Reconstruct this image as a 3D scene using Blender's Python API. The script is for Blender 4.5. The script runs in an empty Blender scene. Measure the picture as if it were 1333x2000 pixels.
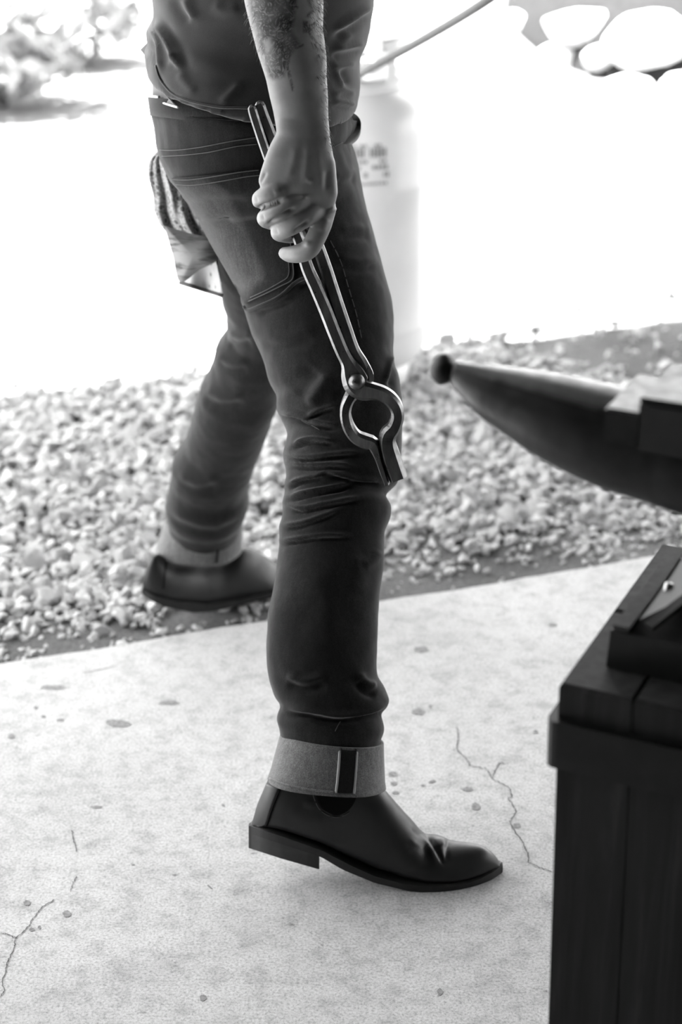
import bpy, bmesh, math, random
import numpy as np
from mathutils import Vector, Matrix, noise
from mathutils.bvhtree import BVHTree

random.seed(7)
rng = np.random.default_rng(7)
sc = bpy.context.scene
COL = sc.collection

# ------------------------------------------------------------------ camera
W, H, FPX = 1333.0, 2000.0, 3600.0
CAMH, PITCH = 1.322, math.radians(24.0)
C0 = np.array([0.0, 0.0, CAMH])
Rv = np.array([1.0, 0, 0])
Fv = np.array([0, math.cos(PITCH), -math.sin(PITCH)])
Uv = np.array([0, math.sin(PITCH), math.cos(PITCH)])
cam = bpy.data.cameras.new('camera')
camo = bpy.data.objects.new('camera', cam)
COL.objects.link(camo)
camo.location = C0
camo.rotation_euler = (math.pi / 2 - PITCH, 0, 0)
cam.sensor_fit = 'VERTICAL'
cam.sensor_height = 36.0
cam.lens = FPX * 36.0 / H
cam.clip_start = 0.05
cam.dof.use_dof = True
cam.dof.focus_distance = 2.05
cam.dof.aperture_fstop = 4.0
sc.camera = camo

# ------------------------------------------------------------------ light
world = bpy.data.worlds.new('world')
sc.world = world
world.use_nodes = True
bg = world.node_tree.nodes['Background']
bg.inputs[0].default_value = (1, 1, 1, 1)
bg.inputs[1].default_value = 1.0
sunl = bpy.data.lights.new('sun', 'SUN')
sunl.energy = 15.0
sunl.angle = math.radians(0.6)
suno = bpy.data.objects.new('sun', sunl)
COL.objects.link(suno)
SUN = np.array([-0.28, 0.22, 0.93])
SUN = SUN / np.linalg.norm(SUN)
suno.rotation_euler = Vector(SUN).to_track_quat('Z', 'Y').to_euler()
suno.location = (-3, 4, 8)
sc.view_settings.view_transform = 'Standard'
sc.view_settings.look = 'None'
sc.view_settings.gamma = 1.0
sc.view_settings.use_curve_mapping = False
sc.view_settings.exposure = 2.7


# ------------------------------------------------------------------ geometry helpers
def ray(u, v):
    u = np.asarray(u, float); v = np.asarray(v, float)
    return (Fv + np.multiply.outer((u - W / 2) / FPX, Rv) - np.multiply.outer((v - H / 2) / FPX, Uv))


def pY(u, v, Y):                     # where the line of sight meets the upright plane at distance Y
    d = ray(u, v)
    t = np.asarray(Y, float) / d[..., 1]
    return C0 + d * t[..., None]


def pZ(u, v, Z):                     # ... the level plane at height Z
    d = ray(u, v)
    t = (np.asarray(Z, float) - CAMH) / d[..., 2]
    return C0 + d * t[..., None]


def pP(u, v, p0, n):                 # ... any plane
    d = ray(u, v)
    t = ((np.asarray(p0) - C0) @ n) / (d @ n)
    return C0 + d * t[..., None]


def proj(P):
    Q = np.asarray(P) - C0
    z = Q @ Fv
    return W / 2 + FPX * (Q @ Rv) / z, H / 2 - FPX * (Q @ Uv) / z, z


def nrm(a):
    return a / np.maximum(np.linalg.norm(a, axis=-1, keepdims=True), 1e-12)


class MB:
    """collects vertices and faces of one mesh"""
    def __init__(self):
        self.v = []; self.f = []; self.n = 0

    def add(self, V, F):
        V = np.asarray(V, float)
        self.v.append(V)
        k = self.n
        self.f.extend([tuple(int(i) + k for i in q) for q in F])
        self.n += len(V)
        return self

    def mesh(self, name):
        me = bpy.data.meshes.new(name)
        me.from_pydata(np.concatenate(self.v).tolist(), [], self.f)
        me.update()
        return me

    def build(self, name, mat, parent=None, smooth=True, fix=True):
        me = self.mesh(name)
        if fix:
            bm = bmesh.new(); bm.from_mesh(me)
            bmesh.ops.recalc_face_normals(bm, faces=bm.faces)
            bm.to_mesh(me); bm.free()
        return put(name, me, mat, parent, smooth)


def put(name, me, mat, parent=None, smooth=True):
    o = bpy.data.objects.new(name, me)
    COL.objects.link(o)
    if mat is not None:
        me.materials.clear(); me.materials.append(mat)
    me.polygons.foreach_set('use_smooth', [bool(smooth)] * len(me.polygons))
    if parent is not None:
        o.parent = parent
        if parent.type == 'EMPTY':
            o.matrix_parent_inverse = Matrix.Translation(-Vector(parent.location))
    return o


def tag(o, label=None, cat=None, group=None, kind=None):
    if label: o['label'] = label
    if cat: o['category'] = cat
    if group: o['group'] = group
    if kind: o['kind'] = kind
    return o


def thing(name, label, cat, loc, group=None):
    o = bpy.data.objects.new(name, None)
    COL.objects.link(o)
    o.location = [float(x) for x in loc]
    o.empty_display_size = 0.05
    return tag(o, label, cat, group)


def strip_faces(n, m, closed=True):
    F = []
    mm = m if closed else m - 1
    for i in range(n - 1):
        for j in range(mm):
            a, b = i * m + j, i * m + (j + 1) % m
            F.append((a, b, b + m, a + m))
    return F


def smooth1(x, k=1):
    x = np.array(x, float)
    for _ in range(k):
        y = x.copy()
        y[1:-1] = (x[:-2] + 2 * x[1:-1] + x[2:]) / 4
        x = y
    return x


def loft(PL, PR, ratio, nseg=48, power=2.0, cap=True, bdir=None, lo=None):
    """tube through rings whose left and right points are given; depth half axis = ratio * half width"""
    PL = np.asarray(PL); PR = np.asarray(PR)
    n = len(PL)
    c = (PL + PR) / 2; a = (PR - PL) / 2
    ra = np.linalg.norm(a, axis=1)
    if bdir is None:
        t = np.gradient(c, axis=0); t = nrm(smooth1(nrm(t), 6))
        b = np.cross(t, a)
        b = nrm(b); s = np.sign(b @ np.array([0, 1.0, 0])); b = b * s[:, None]
    else:
        b = np.broadcast_to(nrm(np.asarray(bdir, float)), (n, 3))
    b = b * (np.broadcast_to(np.asarray(ratio, float), (n,)) * ra)[:, None]
    ph = np.linspace(0, 2 * math.pi, nseg, endpoint=False)
    cs, sn = np.cos(ph), np.sin(ph)
    e = 2.0 / power
    cs = np.sign(cs) * np.abs(cs) ** e; sn = np.sign(sn) * np.abs(sn) ** e
    V = (c[:, None] + a[:, None] * cs[None, :, None] + b[:, None] * sn[None, :, None]).reshape(-1, 3)
    F = strip_faces(n, nseg)
    if cap:
        V = np.concatenate([V, c[:1], c[-1:]])
        k = n * nseg
        for j in range(nseg):
            F.append((k, (j + 1) % nseg, j))
            F.append((k + 1, (n - 1) * nseg + j, (n - 1) * nseg + (j + 1) % nseg))
    return V, F


def interp(tab, x):
    t = np.array(tab, float)
    return np.interp(x, t[:, 0], t[:, 1])


def resample(tab, n):
    """points (rows) resampled evenly by chord length with a Catmull-Rom curve"""
    P = np.array(tab, float)
    if len(P) == 2:
        s = np.linspace(0, 1, n)[:, None]
        return P[0] * (1 - s) + P[1] * s
    d = np.concatenate([[0], np.cumsum(np.linalg.norm(np.diff(P[:, :2], axis=0), axis=1) + 1e-9)])
    E = np.vstack([2 * P[0] - P[1], P, 2 * P[-1] - P[-2]])
    s = np.linspace(0, d[-1], n)
    i = np.clip(np.searchsorted(d, s, side='right') - 1, 0, len(P) - 2)
    t = ((s - d[i]) / (d[i + 1] - d[i]))[:, None]
    p0, p1, p2, p3 = E[i], E[i + 1], E[i + 2], E[i + 3]
    return 0.5 * (2 * p1 + (p2 - p0) * t + (2 * p0 - 5 * p1 + 4 * p2 - p3) * t ** 2 + (3 * p1 - p0 - 3 * p2 + p3) * t ** 3)


OCT = [(1, .5), (.62, 1), (-.62, 1), (-1, .5), (-1, -.5), (-.62, -1), (.62, -1), (1, -.5)]


def bar(tab, depth, n=60, nseg=16, power=4.0, smooth_ends=False):
    """bar along a path of (u, v, Y, half width in px); depth half thickness in metres (number or table column 5)"""
    T = resample(tab, n)
    u, v, Y, h = T[:, 0], T[:, 1], T[:, 2], T[:, 3]
    du, dv = np.gradient(u), np.gradient(v)
    L = np.hypot(du, dv) + 1e-9
    nu, nv = -dv / L, du / L
    if smooth_ends:
        s = np.linspace(0, 1, n); k = 0.06
        w = np.minimum(1, np.sqrt(np.clip(1 - (1 - np.clip(s / k, 0, 1)) ** 2, 0, 1)))
        h = h * np.maximum(w, 0.15)
    PL = pY(u + nu * h, v + nv * h, Y); PR = pY(u - nu * h, v - nv * h, Y)
    ra = np.linalg.norm(PR - PL, axis=1) / 2
    dep = T[:, 4] if T.shape[1] > 4 else np.full(n, depth)
    c = (PL + PR) / 2; a = (PR - PL) / 2
    b = nrm(np.cross(np.gradient(c, axis=0), a)) * dep[:, None]
    V = np.stack([c + a * x + b * y for x, y in OCT], 1).reshape(-1, 3)
    return V, strip_faces(n, 8) + [tuple(range(8)), tuple(range((n - 1) * 8, n * 8))[::-1]]


def chain(tab, n=40, nseg=18, flat=1.0):
    """rounded finger-like tube along (u, v, Y, radius px)"""
    T = resample(tab, n)
    c = pY(T[:, 0], T[:, 1], T[:, 2])
    z = proj(c)[2]
    r = T[:, 3] * z / FPX
    t = nrm(np.gradient(c, axis=0))
    d = np.linalg.norm(np.diff(c, axis=0), axis=1)
    # hemispherical ends
    pre, post = [], []
    for ang in (80, 60, 40, 20):
        q = math.radians(ang)
        pre.append((c[0] - t[0] * r[0] * math.sin(q), r[0] * math.cos(q), t[0]))
        post.insert(0, (c[-1] + t[-1] * r[-1] * math.sin(q), r[-1] * math.cos(q), t[-1]))
    cc = np.array([p[0] for p in pre] + list(c) + [p[0] for p in post])
    rr = np.array([p[1] for p in pre] + list(r) + [p[1] for p in post])
    tt = np.array([p[2] for p in pre] + list(t) + [p[2] for p in post])
    x = np.cross(tt, np.broadcast_to([0.31, 0.2, 0.93], tt.shape)); x = nrm(x)
    y = np.cross(tt, x)
    ph = np.linspace(0, 2 * math.pi, nseg, endpoint=False)
    V = (cc[:, None] + rr[:, None, None] * (x[:, None] * np.cos(ph)[None, :, None] + y[:, None] * np.sin(ph)[None, :, None])).reshape(-1, 3)
    m = len(cc)
    F = strip_faces(m, nseg)
    F.append(tuple(range(nseg - 1, -1, -1))); F.append(tuple(range((m - 1) * nseg, m * nseg)))
    return V, F


def tube3(P, r, nseg=6):
    """tube along 3-D points, radius number or array"""
    P = np.asarray(P, float); n = len(P)
    r = np.broadcast_to(np.asarray(r, float), (n,))
    t = nrm(np.gradient(P, axis=0))
    x = nrm(np.cross(t, np.broadcast_to([0.27, 0.41, 0.87], t.shape))); y = np.cross(t, x)
    ph = np.linspace(0, 2 * math.pi, nseg, endpoint=False)
    V = (P[:, None] + r[:, None, None] * (x[:, None] * np.cos(ph)[None, :, None] + y[:, None] * np.sin(ph)[None, :, None])).reshape(-1, 3)
    F = strip_faces(n, nseg)
    F.append(tuple(range(nseg - 1, -1, -1))); F.append(tuple(range((n - 1) * nseg, n * nseg)))
    return V, F


def lathe(prof, cx, cy, nseg=48):
    prof = np.array(prof, float); n = len(prof)
    ph = np.linspace(0, 2 * math.pi, nseg, endpoint=False)
    V = np.stack([cx + prof[:, :1] * np.cos(ph), cy + prof[:, :1] * np.sin(ph), np.repeat(prof[:, 1:2], nseg, 1)], -1).reshape(-1, 3)
    return V, strip_faces(n, nseg)


def hexa(P):
    """box from 8 corners: bottom 4 then top 4"""
    return np.array(P, float), [(3, 2, 1, 0), (4, 5, 6, 7), (0, 1, 5, 4), (1, 2, 6, 5), (2, 3, 7, 6), (3, 0, 4, 7)]


def voxel(mb, size, smooth_it=4, name='tmp'):
    me = mb.mesh(name)
    bm = bmesh.new(); bm.from_mesh(me); bmesh.ops.recalc_face_normals(bm, faces=bm.faces); bm.to_mesh(me); bm.free()
    o = bpy.data.objects.new(name, me); COL.objects.link(o)
    m = o.modifiers.new('r', 'REMESH'); m.mode = 'VOXEL'; m.voxel_size = size
    if smooth_it:
        s = o.modifiers.new('s', 'SMOOTH'); s.iterations = smooth_it; s.factor = 0.5
    dg = bpy.context.evaluated_depsgraph_get()
    me2 = bpy.data.meshes.new_from_object(o.evaluated_get(dg))
    bpy.data.objects.remove(o); bpy.data.meshes.remove(me)
    return me2


def getv(me):
    n = len(me.vertices)
    V = np.empty(n * 3); me.vertices.foreach_get('co', V)
    N = np.empty(n * 3); me.vertices.foreach_get('normal', N)
    return V.reshape(-1, 3), N.reshape(-1, 3)


def setv(me, V):
    me.vertices.foreach_set('co', V.ravel()); me.update()


def seg_dist(u, v, line):
    """distance in px to a polyline and position along it (0..1)"""
    L = np.array(line, float)
    d = np.hypot(np.diff(L[:, 0]), np.diff(L[:, 1])); tot = d.sum(); acc = 0
    best = np.full(u.shape, 1e9); pos = np.zeros(u.shape)
    for i in range(len(L) - 1):
        ax, ay = L[i]; bx, by = L[i + 1]
        t = np.clip(((u - ax) * (bx - ax) + (v - ay) * (by - ay)) / max(d[i] ** 2, 1e-9), 0, 1)
        dd = np.hypot(u - ax - t * (bx - ax), v - ay - t * (by - ay))
        k = dd < best
        best = np.where(k, dd, best); pos = np.where(k, (acc + t * d[i]) / tot, pos)
        acc += d[i]
    return best, pos


def sculpt(me, strokes):
    """raise (amp > 0) or press (amp < 0) folds along lines on the side of the cloth that faces the viewer's half"""
    V, N = getv(me)
    u, v, z = proj(V)
    face = np.clip(-(nrm(V - C0) * N).sum(1) * 2.5 + 0.45, 0, 1)
    D = np.zeros(len(V))
    for line, w, amp, *o in strokes:
        L = resample(line, 14)
        line = L
        pad = 3.2 * w
        k = (u > L[:, 0].min() - pad) & (u < L[:, 0].max() + pad) & (v > L[:, 1].min() - pad) & (v < L[:, 1].max() + pad) & (face > 0)
        if not k.any(): continue
        d, s = seg_dist(u[k], v[k], line)
        tp = np.clip(np.minimum(s, 1 - s) / 0.22, 0, 1)
        tp = 0.15 + 0.85 * tp * tp * (3 - 2 * tp)
        if o and o[0] == 'flat': tp = 1
        D[k] += amp * np.exp(-(d / w) ** 2) * tp * face[k]
    V = V + N * D[:, None]
    setv(me, V)


def folds(lines, w, amp):
    """each fold is a ridge with a hollow just below it"""
    out = []
    for L in lines:
        out.append((L, w, amp))
        out.append(([(a, b + 1.55 * w) for a, b in L], w * 0.9, -amp * 0.95))
    return out


def inpoly(u, v, poly):
    P = np.array(poly, float); ins = np.zeros(u.shape, bool); j = len(P) - 1
    for i in range(len(P)):
        c = ((P[i, 1] > v) != (P[j, 1] > v)) & (u < (P[j, 0] - P[i, 0]) * (v - P[i, 1]) / (P[j, 1] - P[i, 1] + 1e-12) + P[i, 0])
        ins ^= c; j = i
    return ins


def poly_soft(u, v, poly, soft):
    d, _ = seg_dist(u, v, list(poly) + [poly[0]])
    s = np.where(inpoly(u, v, poly), d, -d)
    return np.clip(s / soft + 0.5, 0, 1)


def facing(me):
    V, N = getv(me)
    return V, np.clip(-(nrm(V - C0) * N).sum(1) * 3, 0, 1)


def vcol(me, name, vals):
    a = me.color_attributes.new(name, 'FLOAT_COLOR', 'POINT')
    d = np.ones((len(me.vertices), 4)); d[:, :3] = np.asarray(vals)[:, None]
    a.data.foreach_set('color', d.ravel().astype(np.float32))


def bvh_of(*meshes):
    vs, fs, k = [], [], 0
    for me in meshes:
        V = np.empty(len(me.vertices) * 3); me.vertices.foreach_get('co', V); V = V.reshape(-1, 3)
        vs.extend(V.tolist()); fs.extend([[i + k for i in p.vertices] for p in me.polygons]); k += len(V)
    return BVHTree.FromPolygons(vs, fs)


def cast(bvh, u, v):
    d = Vector(ray(u, v)); d.normalize()
    p, n, i, t = bvh.ray_cast(Vector(C0), d)
    if p is None: return None
    if n.dot(d) > 0: n = -n
    return np.array(p), np.array(n)


def on_surface(bvh, line, step=4.0, lift=0.0006):
    L = np.array(line, float)
    n = max(3, int(np.hypot(*np.diff(L, axis=0).T).sum() / step))
    T = resample(L, n)
    out = []
    for a, b in T:
        h = cast(bvh, a, b)
        if h is not None: out.append(h[0] + h[1] * lift)
    return np.array(out)


def stitch(name, bvh, lines, mat, parent, r=0.0007, dash=4, step=4.0):
    o = None
    for L in lines:                     # each row of thread is a part of its own
        P = on_surface(bvh, L, step, 0.0009)
        if len(P) < 4: continue
        P = np.stack([smooth1(P[:, k], 3) for k in range(3)], 1)
        mb = MB()
        if dash:
            for i in range(0, len(P) - dash, dash + 1):
                q = P[i:i + dash + 1]
                if np.linalg.norm(q[-1] - q[0]) < 0.03: mb.add(*tube3(q, r, 5))
        else:
            mb.add(*tube3(P, r, 6))
        o = mb.build(name, mat, parent)
        if dash: o['kind'] = 'stuff'
    return o


def patch(name, bvh, quad, mat, parent, nx=24, ny=24, lift=0.0016, bulge=0.0):
    """a piece of cloth or leather lying on a surface; quad = four edges' corner points or two side polylines"""
    A = resample(quad[0], ny); B = resample(quad[1], ny)
    V = []; last = None
    for j in range(ny):
        for i in range(nx):
            s = i / (nx - 1)
            u, v = A[j] * (1 - s) + B[j] * s
            h = cast(bvh, u, v)
            if h is None:
                V.append(last if last is not None else pY(u, v, 2.0)); continue
            last = h[0] + h[1] * lift
            V.append(last)
    V = np.array(V)
    G = V.reshape(ny, nx, 3)
    for _ in range(2):
        K = G.copy(); K[1:-1, 1:-1] = (G[1:-1, 1:-1] * 2 + G[:-2, 1:-1] + G[2:, 1:-1] + G[1:-1, :-2] + G[1:-1, 2:]) / 6; G = K
    V = G.reshape(-1, 3)
    view = nrm(V - C0)
    back = V + view * (lift + 0.0006)
    n0 = nx * ny
    F = strip_faces(ny, nx, False)
    F2 = [tuple(i + n0 for i in q[::-1]) for q in F]
    rim = [j for j in range(nx)] + [j * nx + nx - 1 for j in range(1, ny)] + [(ny - 1) * nx + j for j in range(nx - 2, -1, -1)] + [j * nx for j in range(ny - 2, 0, -1)]
    E = [(rim[i], rim[(i + 1) % len(rim)], rim[(i + 1) % len(rim)] + n0, rim[i] + n0) for i in range(len(rim))]
    return MB().add(np.concatenate([V, back]), F + F2 + E).build(name, mat, parent)


def fnoise(V, scale, seed=0.0):
    return np.array([noise.noise(Vector((x * scale + seed, y * scale + seed * 1.7, z * scale - seed))) for x, y, z in V])


# ------------------------------------------------------------------ materials (all neutral greys: a black and white picture)
def g(x):
    return (x, x, x, 1.0)


class NT:
    def __init__(self, name, rough=0.6, metal=0.0, spec=0.5):
        self.m = bpy.data.materials.new(name); self.m.use_nodes = True
        self.t = self.m.node_tree; self.b = self.t.nodes['Principled BSDF']
        self.b.inputs['Roughness'].default_value = rough
        self.b.inputs['Metallic'].default_value = metal
        self.b.inputs['Specular IOR Level'].default_value = spec
        self.co = self.t.nodes.new('ShaderNodeTexCoord').outputs['Object']

    def N(self, kind, **k):
        n = self.t.nodes.new(kind)
        for a, v in k.items(): setattr(n, a, v)
        return n

    def L(self, a, b):
        self.t.links.new(a, b)

    def mapped(self, scale=(1, 1, 1), rot=(0, 0, 0), src=None):
        m = self.N('ShaderNodeMapping')
        m.inputs['Scale'].default_value = scale; m.inputs['Rotation'].default_value = rot
        self.L(src or self.co, m.inputs['Vector'])
        return m.outputs[0]

    def noise(self, scale, detail=4, rough=0.55, vec=None, dist=0.0):
        n = self.N('ShaderNodeTexNoise')
        n.inputs['Scale'].default_value = scale; n.inputs['Detail'].default_value = detail
        n.inputs['Roughness'].default_value = rough; n.inputs['Distortion'].default_value = dist
        self.L(vec or self.co, n.inputs['Vector'])
        return n.outputs['Fac']

    def vor(self, scale, vec=None, feature='F1', out='Distance', rnd=1.0):
        n = self.N('ShaderNodeTexVoronoi'); n.feature = feature
        n.inputs['Scale'].default_value = scale
        n.inputs['Randomness'].default_value = rnd
        self.L(vec or self.co, n.inputs['Vector'])
        return n.outputs[out]

    def ramp(self, src, *stops):
        r = self.N('ShaderNodeValToRGB'); cr = r.color_ramp
        while len(cr.elements) < len(stops): cr.elements.new(0.5)
        for e, (p, c) in zip(cr.elements, stops): e.position = p; e.color = g(c)
        self.L(src, r.inputs[0])
        return r.outputs[0]

    def mix(self, a, b, fac, mode='MIX'):
        m = self.N('ShaderNodeMix'); m.data_type = 'RGBA'; m.blend_type = mode; m.clamp_result = False
        for s, x in ((0, fac), (6, a), (7, b)):
            if isinstance(x, (int, float)):
                m.inputs[s].default_value = x if s == 0 else g(x)
            else: self.L(x, m.inputs[s])
        return m.outputs[2]

    def attr(self, name):
        a = self.N('ShaderNodeAttribute'); a.attribute_name = name
        return a.outputs['Fac']

    def color(self, c):
        if isinstance(c, (int, float)): self.b.inputs['Base Color'].default_value = g(c)
        else: self.L(c, self.b.inputs['Base Color'])
        return self

    def rough(self, c):
        self.L(c, self.b.inputs['Roughness']); return self

    def bump(self, h, strength=0.3, dist=0.001):
        b = self.N('ShaderNodeBump')
        b.inputs['Strength'].default_value = strength; b.inputs['Distance'].default_value = dist
        self.L(h, b.inputs['Height']); self.L(b.outputs[0], self.b.inputs['Normal'])
        return self


def simple(name, val, rough=0.6, metal=0.0, spec=0.5, var=0.15, scale=30, bump=0.0, bd=0.0005):
    n = NT(name, rough, metal, spec)
    f = n.noise(scale, 5)
    n.color(n.ramp(f, (0.25, val * (1 - var)), (0.75, val * (1 + var))))
    if bump: n.bump(n.noise(scale * 6, 4), bump, bd)
    return n.m


def denim(name, lo, hi, attr=None, lift=2.4):
    n = NT(name, 0.9, 0, 0.15)
    big = n.noise(7, 5, 0.6)
    base = n.ramp(big, (0.3, lo), (0.72, hi))
    weave = n.noise(1400, 2, 0.7, n.mapped((1, 1, 0.35)))
    streak = n.noise(260, 3, 0.7, n.mapped((1, 1, 0.12)))
    c = n.mix(base, n.ramp(weave, (0.3, 0.45), (0.75, 1.75)), 1.0, 'MULTIPLY')
    c = n.mix(c, n.ramp(streak, (0.3, 0.75), (0.7, 1.25)), 1.0, 'MULTIPLY')
    if attr:
        c = n.mix(c, n.mix(c, lift, 1.0, 'MULTIPLY'), n.attr(attr))
    n.color(c)
    n.b.inputs['Sheen Weight'].default_value = 0.25
    n.b.inputs['Sheen Roughness'].default_value = 0.4
    n.bump(weave, 0.35, 0.0006)
    return n.m


M = {}
M['jeans'] = denim('dark_denim', 0.0065, 0.0145, 'wear')
M['pocket'] = denim('pocket_denim', 0.0075, 0.015, 'wear', 3.6)
M['cuff'] = denim('turned_denim', 0.10, 0.15)
M['selvedge'] = denim('selvedge_band', 0.008, 0.011)
M['thread'] = simple('stitch_thread', 0.085, 0.8, spec=0.1)
M['thread_pale'] = simple('selvedge_thread', 0.32, 0.8, spec=0.1)
M['undershirt'] = simple('undershirt_cotton', 0.16, 0.9, spec=0.1)
M['pale_edge'] = simple('pale_edge_cloth', 0.62, 0.8, spec=0.1)  # pale tone of the thin lines along the waistband's top edge
n = NT('shirt_cotton', 0.95, 0, 0.08)
wv = n.noise(1500, 2, 0.6)
n.color(n.mix(n.ramp(n.noise(9, 4), (0.3, 0.019), (0.7, 0.033)), n.ramp(wv, (0.3, 0.75), (0.7, 1.3)), 1.0, 'MULTIPLY'))
n.b.inputs['Sheen Weight'].default_value = 0.35
n.bump(wv, 0.2, 0.0004)
M['shirt'] = n.m
n = NT('skin', 0.5, 0, 0.4)
tt = n.attr('ink')
blotch = n.ramp(n.noise(45, 4), (0.3, 0.16), (0.7, 0.21))
ink = n.ramp(n.noise(95, 3, 0.65, dist=4.5), (0.44, 0.010), (0.53, 0.03), (0.60, 0.13))
n.color(n.mix(blotch, ink, tt))
n.b.inputs['Subsurface Weight'].default_value = 0.0
n.bump(n.noise(420, 4, 0.6), 0.18, 0.0008)
M['skin'] = n.m
M['hair'] = simple('body_hair', 0.12, 0.5)
M['head_hair'] = simple('dark_hair', 0.03, 0.6, scale=80, var=0.4)
n = NT('boot_leather', 0.42, 0, 0.35)
lf = n.noise(16, 5, 0.6)
n.color(n.ramp(lf, (0.3, 0.010), (0.7, 0.022)))
n.rough(n.ramp(n.noise(40, 4), (0.3, 0.36), (0.7, 0.55)))
n.bump(n.noise(500, 3), 0.12, 0.0006)
M['leather'] = n.m
M['leather_tab'] = simple('heel_strip_leather', 0.04, 0.45, scale=60, var=0.2)
M['elastic'] = simple('elastic_gore', 0.004, 0.9, spec=0.1, scale=300)
M['sole'] = simple('sole_edge', 0.011, 0.6, scale=90, var=0.4, bump=0.3)
M['heel'] = simple('stacked_heel', 0.022, 0.55, scale=70, var=0.35, bump=0.3)
n = NT('forged_steel', 0.34, 0.85, 0.5)
fs = n.noise(70, 6, 0.6, n.mapped((1, 1, 0.25)))
n.color(n.ramp(fs, (0.25, 0.07), (0.5, 0.12), (0.75, 0.20)))
n.rough(n.ramp(n.noise(160, 4), (0.3, 0.26), (0.7, 0.45)))
n.bump(n.noise(260, 4), 0.25, 0.0006)
M['steel'] = n.m
n = NT('anvil_iron', 0.42, 0.6, 0.5)
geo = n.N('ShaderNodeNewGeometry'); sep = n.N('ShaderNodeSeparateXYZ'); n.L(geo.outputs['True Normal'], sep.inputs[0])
worn = n.ramp(n.mix(sep.outputs['Z'], n.noise(60, 4), 0.18), (0.62, 0.0), (0.80, 1.0))     # hammer polish, plus sky light painted into the upward faces
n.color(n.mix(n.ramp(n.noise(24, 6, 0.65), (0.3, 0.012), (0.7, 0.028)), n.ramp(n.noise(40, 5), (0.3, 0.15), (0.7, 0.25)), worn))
n.rough(n.ramp(n.noise(90, 4), (0.3, 0.34), (0.7, 0.5)))
n.bump(n.noise(120, 5, 0.6), 0.3, 0.0012)
M['iron'] = n.m
n = NT('worn_anvil_face', 0.38, 0.8, 0.5)
n.color(n.ramp(n.noise(40, 6, 0.65, n.mapped((0.3, 1, 1))), (0.3, 0.36), (0.7, 0.55)))
n.bump(n.noise(200, 4), 0.2, 0.0006)
M['iron_face'] = n.m
M['iron_dark'] = simple('blackened_iron', 0.01, 0.6, 0.2, scale=60, var=0.4, bump=0.3)
n = NT('dark_timber', 0.75, 0, 0.25)
grain = n.noise(42, 6, 0.65, n.mapped((1, 1, 0.05)), 0.6)
n.color(n.ramp(grain, (0.3, 0.006), (0.55, 0.018), (0.75, 0.042)))
n.bump(grain, 0.5, 0.002)
M['timber'] = n.m
n = NT('timber_top', 0.7, 0, 0.3)
n.color(n.ramp(n.noise(90, 5, 0.6), (0.3, 0.012), (0.7, 0.032)))
n.bump(n.noise(160, 4), 0.4, 0.001)
M['timber_top'] = n.m
M['band'] = simple('steel_band', 0.012, 0.5, 0.5, scale=50, var=0.3, bump=0.2)
# concrete
n = NT('concrete', 0.85, 0, 0.25)
c1 = n.ramp(n.noise(2.2, 6, 0.6), (0.3, 0.46), (0.7, 0.58))
c2 = n.ramp(n.noise(30, 7, 0.75), (0.28, 0.62), (0.52, 1.0), (0.8, 1.12))
c3 = n.ramp(n.noise(300, 4, 0.75), (0.28, 0.45), (0.5, 1.0), (0.75, 1.3))
c = n.mix(n.mix(c1, c2, 1.0, 'MULTIPLY'), c3, 1.0, 'MULTIPLY')
pits = n.ramp(n.mix(n.vor(34, n.mapped((1, 1.6, 1))), n.noise(60, 3), 0.35), (0.16, 0.0), (0.24, 1.0))
pm = n.ramp(n.noise(7, 3), (0.46, 0.0), (0.58, 1.0))
c = n.mix(c, n.mix(c, 0.5, 1.0, 'MULTIPLY'), n.mix(n.mix(1.0, 0.0, pits), pm, 1.0, 'MULTIPLY'))
stain = n.ramp(n.noise(5.5, 4, 0.5, n.mapped((1, 2.0, 1), (0, 0, 0.3))), (0.62, 0.0), (0.74, 0.55))
c = n.mix(c, n.mix(c, 0.72, 1.0, 'MULTIPLY'), stain)
scr = n.ramp(n.noise(120, 3, 0.6, n.mapped((1.0, 0.06, 1), (0, 0, -0.9))), (0.70, 0.0), (0.80, 0.5))
c = n.mix(c, n.mix(c, 0.6, 1.0, 'MULTIPLY'), scr)
n.color(c)
n.bump(n.mix(n.noise(330, 3, 0.7), pits, 0.5), 0.35, 0.002)
M['concrete'] = n.m
M['crack'] = simple('crack_dirt', 0.13, 0.95, spec=0.1, scale=120, var=0.5)
M['scuff'] = simple('floor_scuff', 0.27, 0.95, spec=0.1, scale=200, var=0.4)
# ground
n = NT('gravel_dirt', 0.95, 0, 0.1)
c = n.mix(n.ramp(n.noise(5, 5, 0.6), (0.3, 0.12), (0.7, 0.20)), n.ramp(n.noise(220, 4, 0.7), (0.3, 0.5), (0.7, 1.4)), 1.0, 'MULTIPLY')
n.color(c)
n.bump(n.noise(180, 5, 0.7), 0.8, 0.006)
M['dirt'] = n.m
n = NT('gravel_stone', 0.8, 0, 0.3)
oi = n.N('ShaderNodeObjectInfo')
tone = n.noise(38, 1)
n.color(n.mix(n.ramp(tone, (0.28, 0.20), (0.45, 0.42), (0.75, 0.64)), n.ramp(n.noise(300, 3), (0.3, 0.8), (0.7, 1.15)), 1.0, 'MULTIPLY'))
n.bump(n.noise(400, 3), 0.4, 0.001)
M['stone'] = n.m
M['stone_dark'] = simple('dark_stone', 0.10, 0.85, scale=60)
n = NT('boulder_rock', 0.85, 0, 0.3)
n.color(n.ramp(n.noise(6, 6, 0.65), (0.3, 0.46), (0.7, 0.66)))
n.bump(n.noise(22, 6), 0.5, 0.02)
M['boulder'] = n.m
M['gap_shade'] = simple('dark_gap_shade', 0.011, 0.95, spec=0.1, scale=30, var=0.5)  # near-black colour standing in for shade between the boulders
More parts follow.
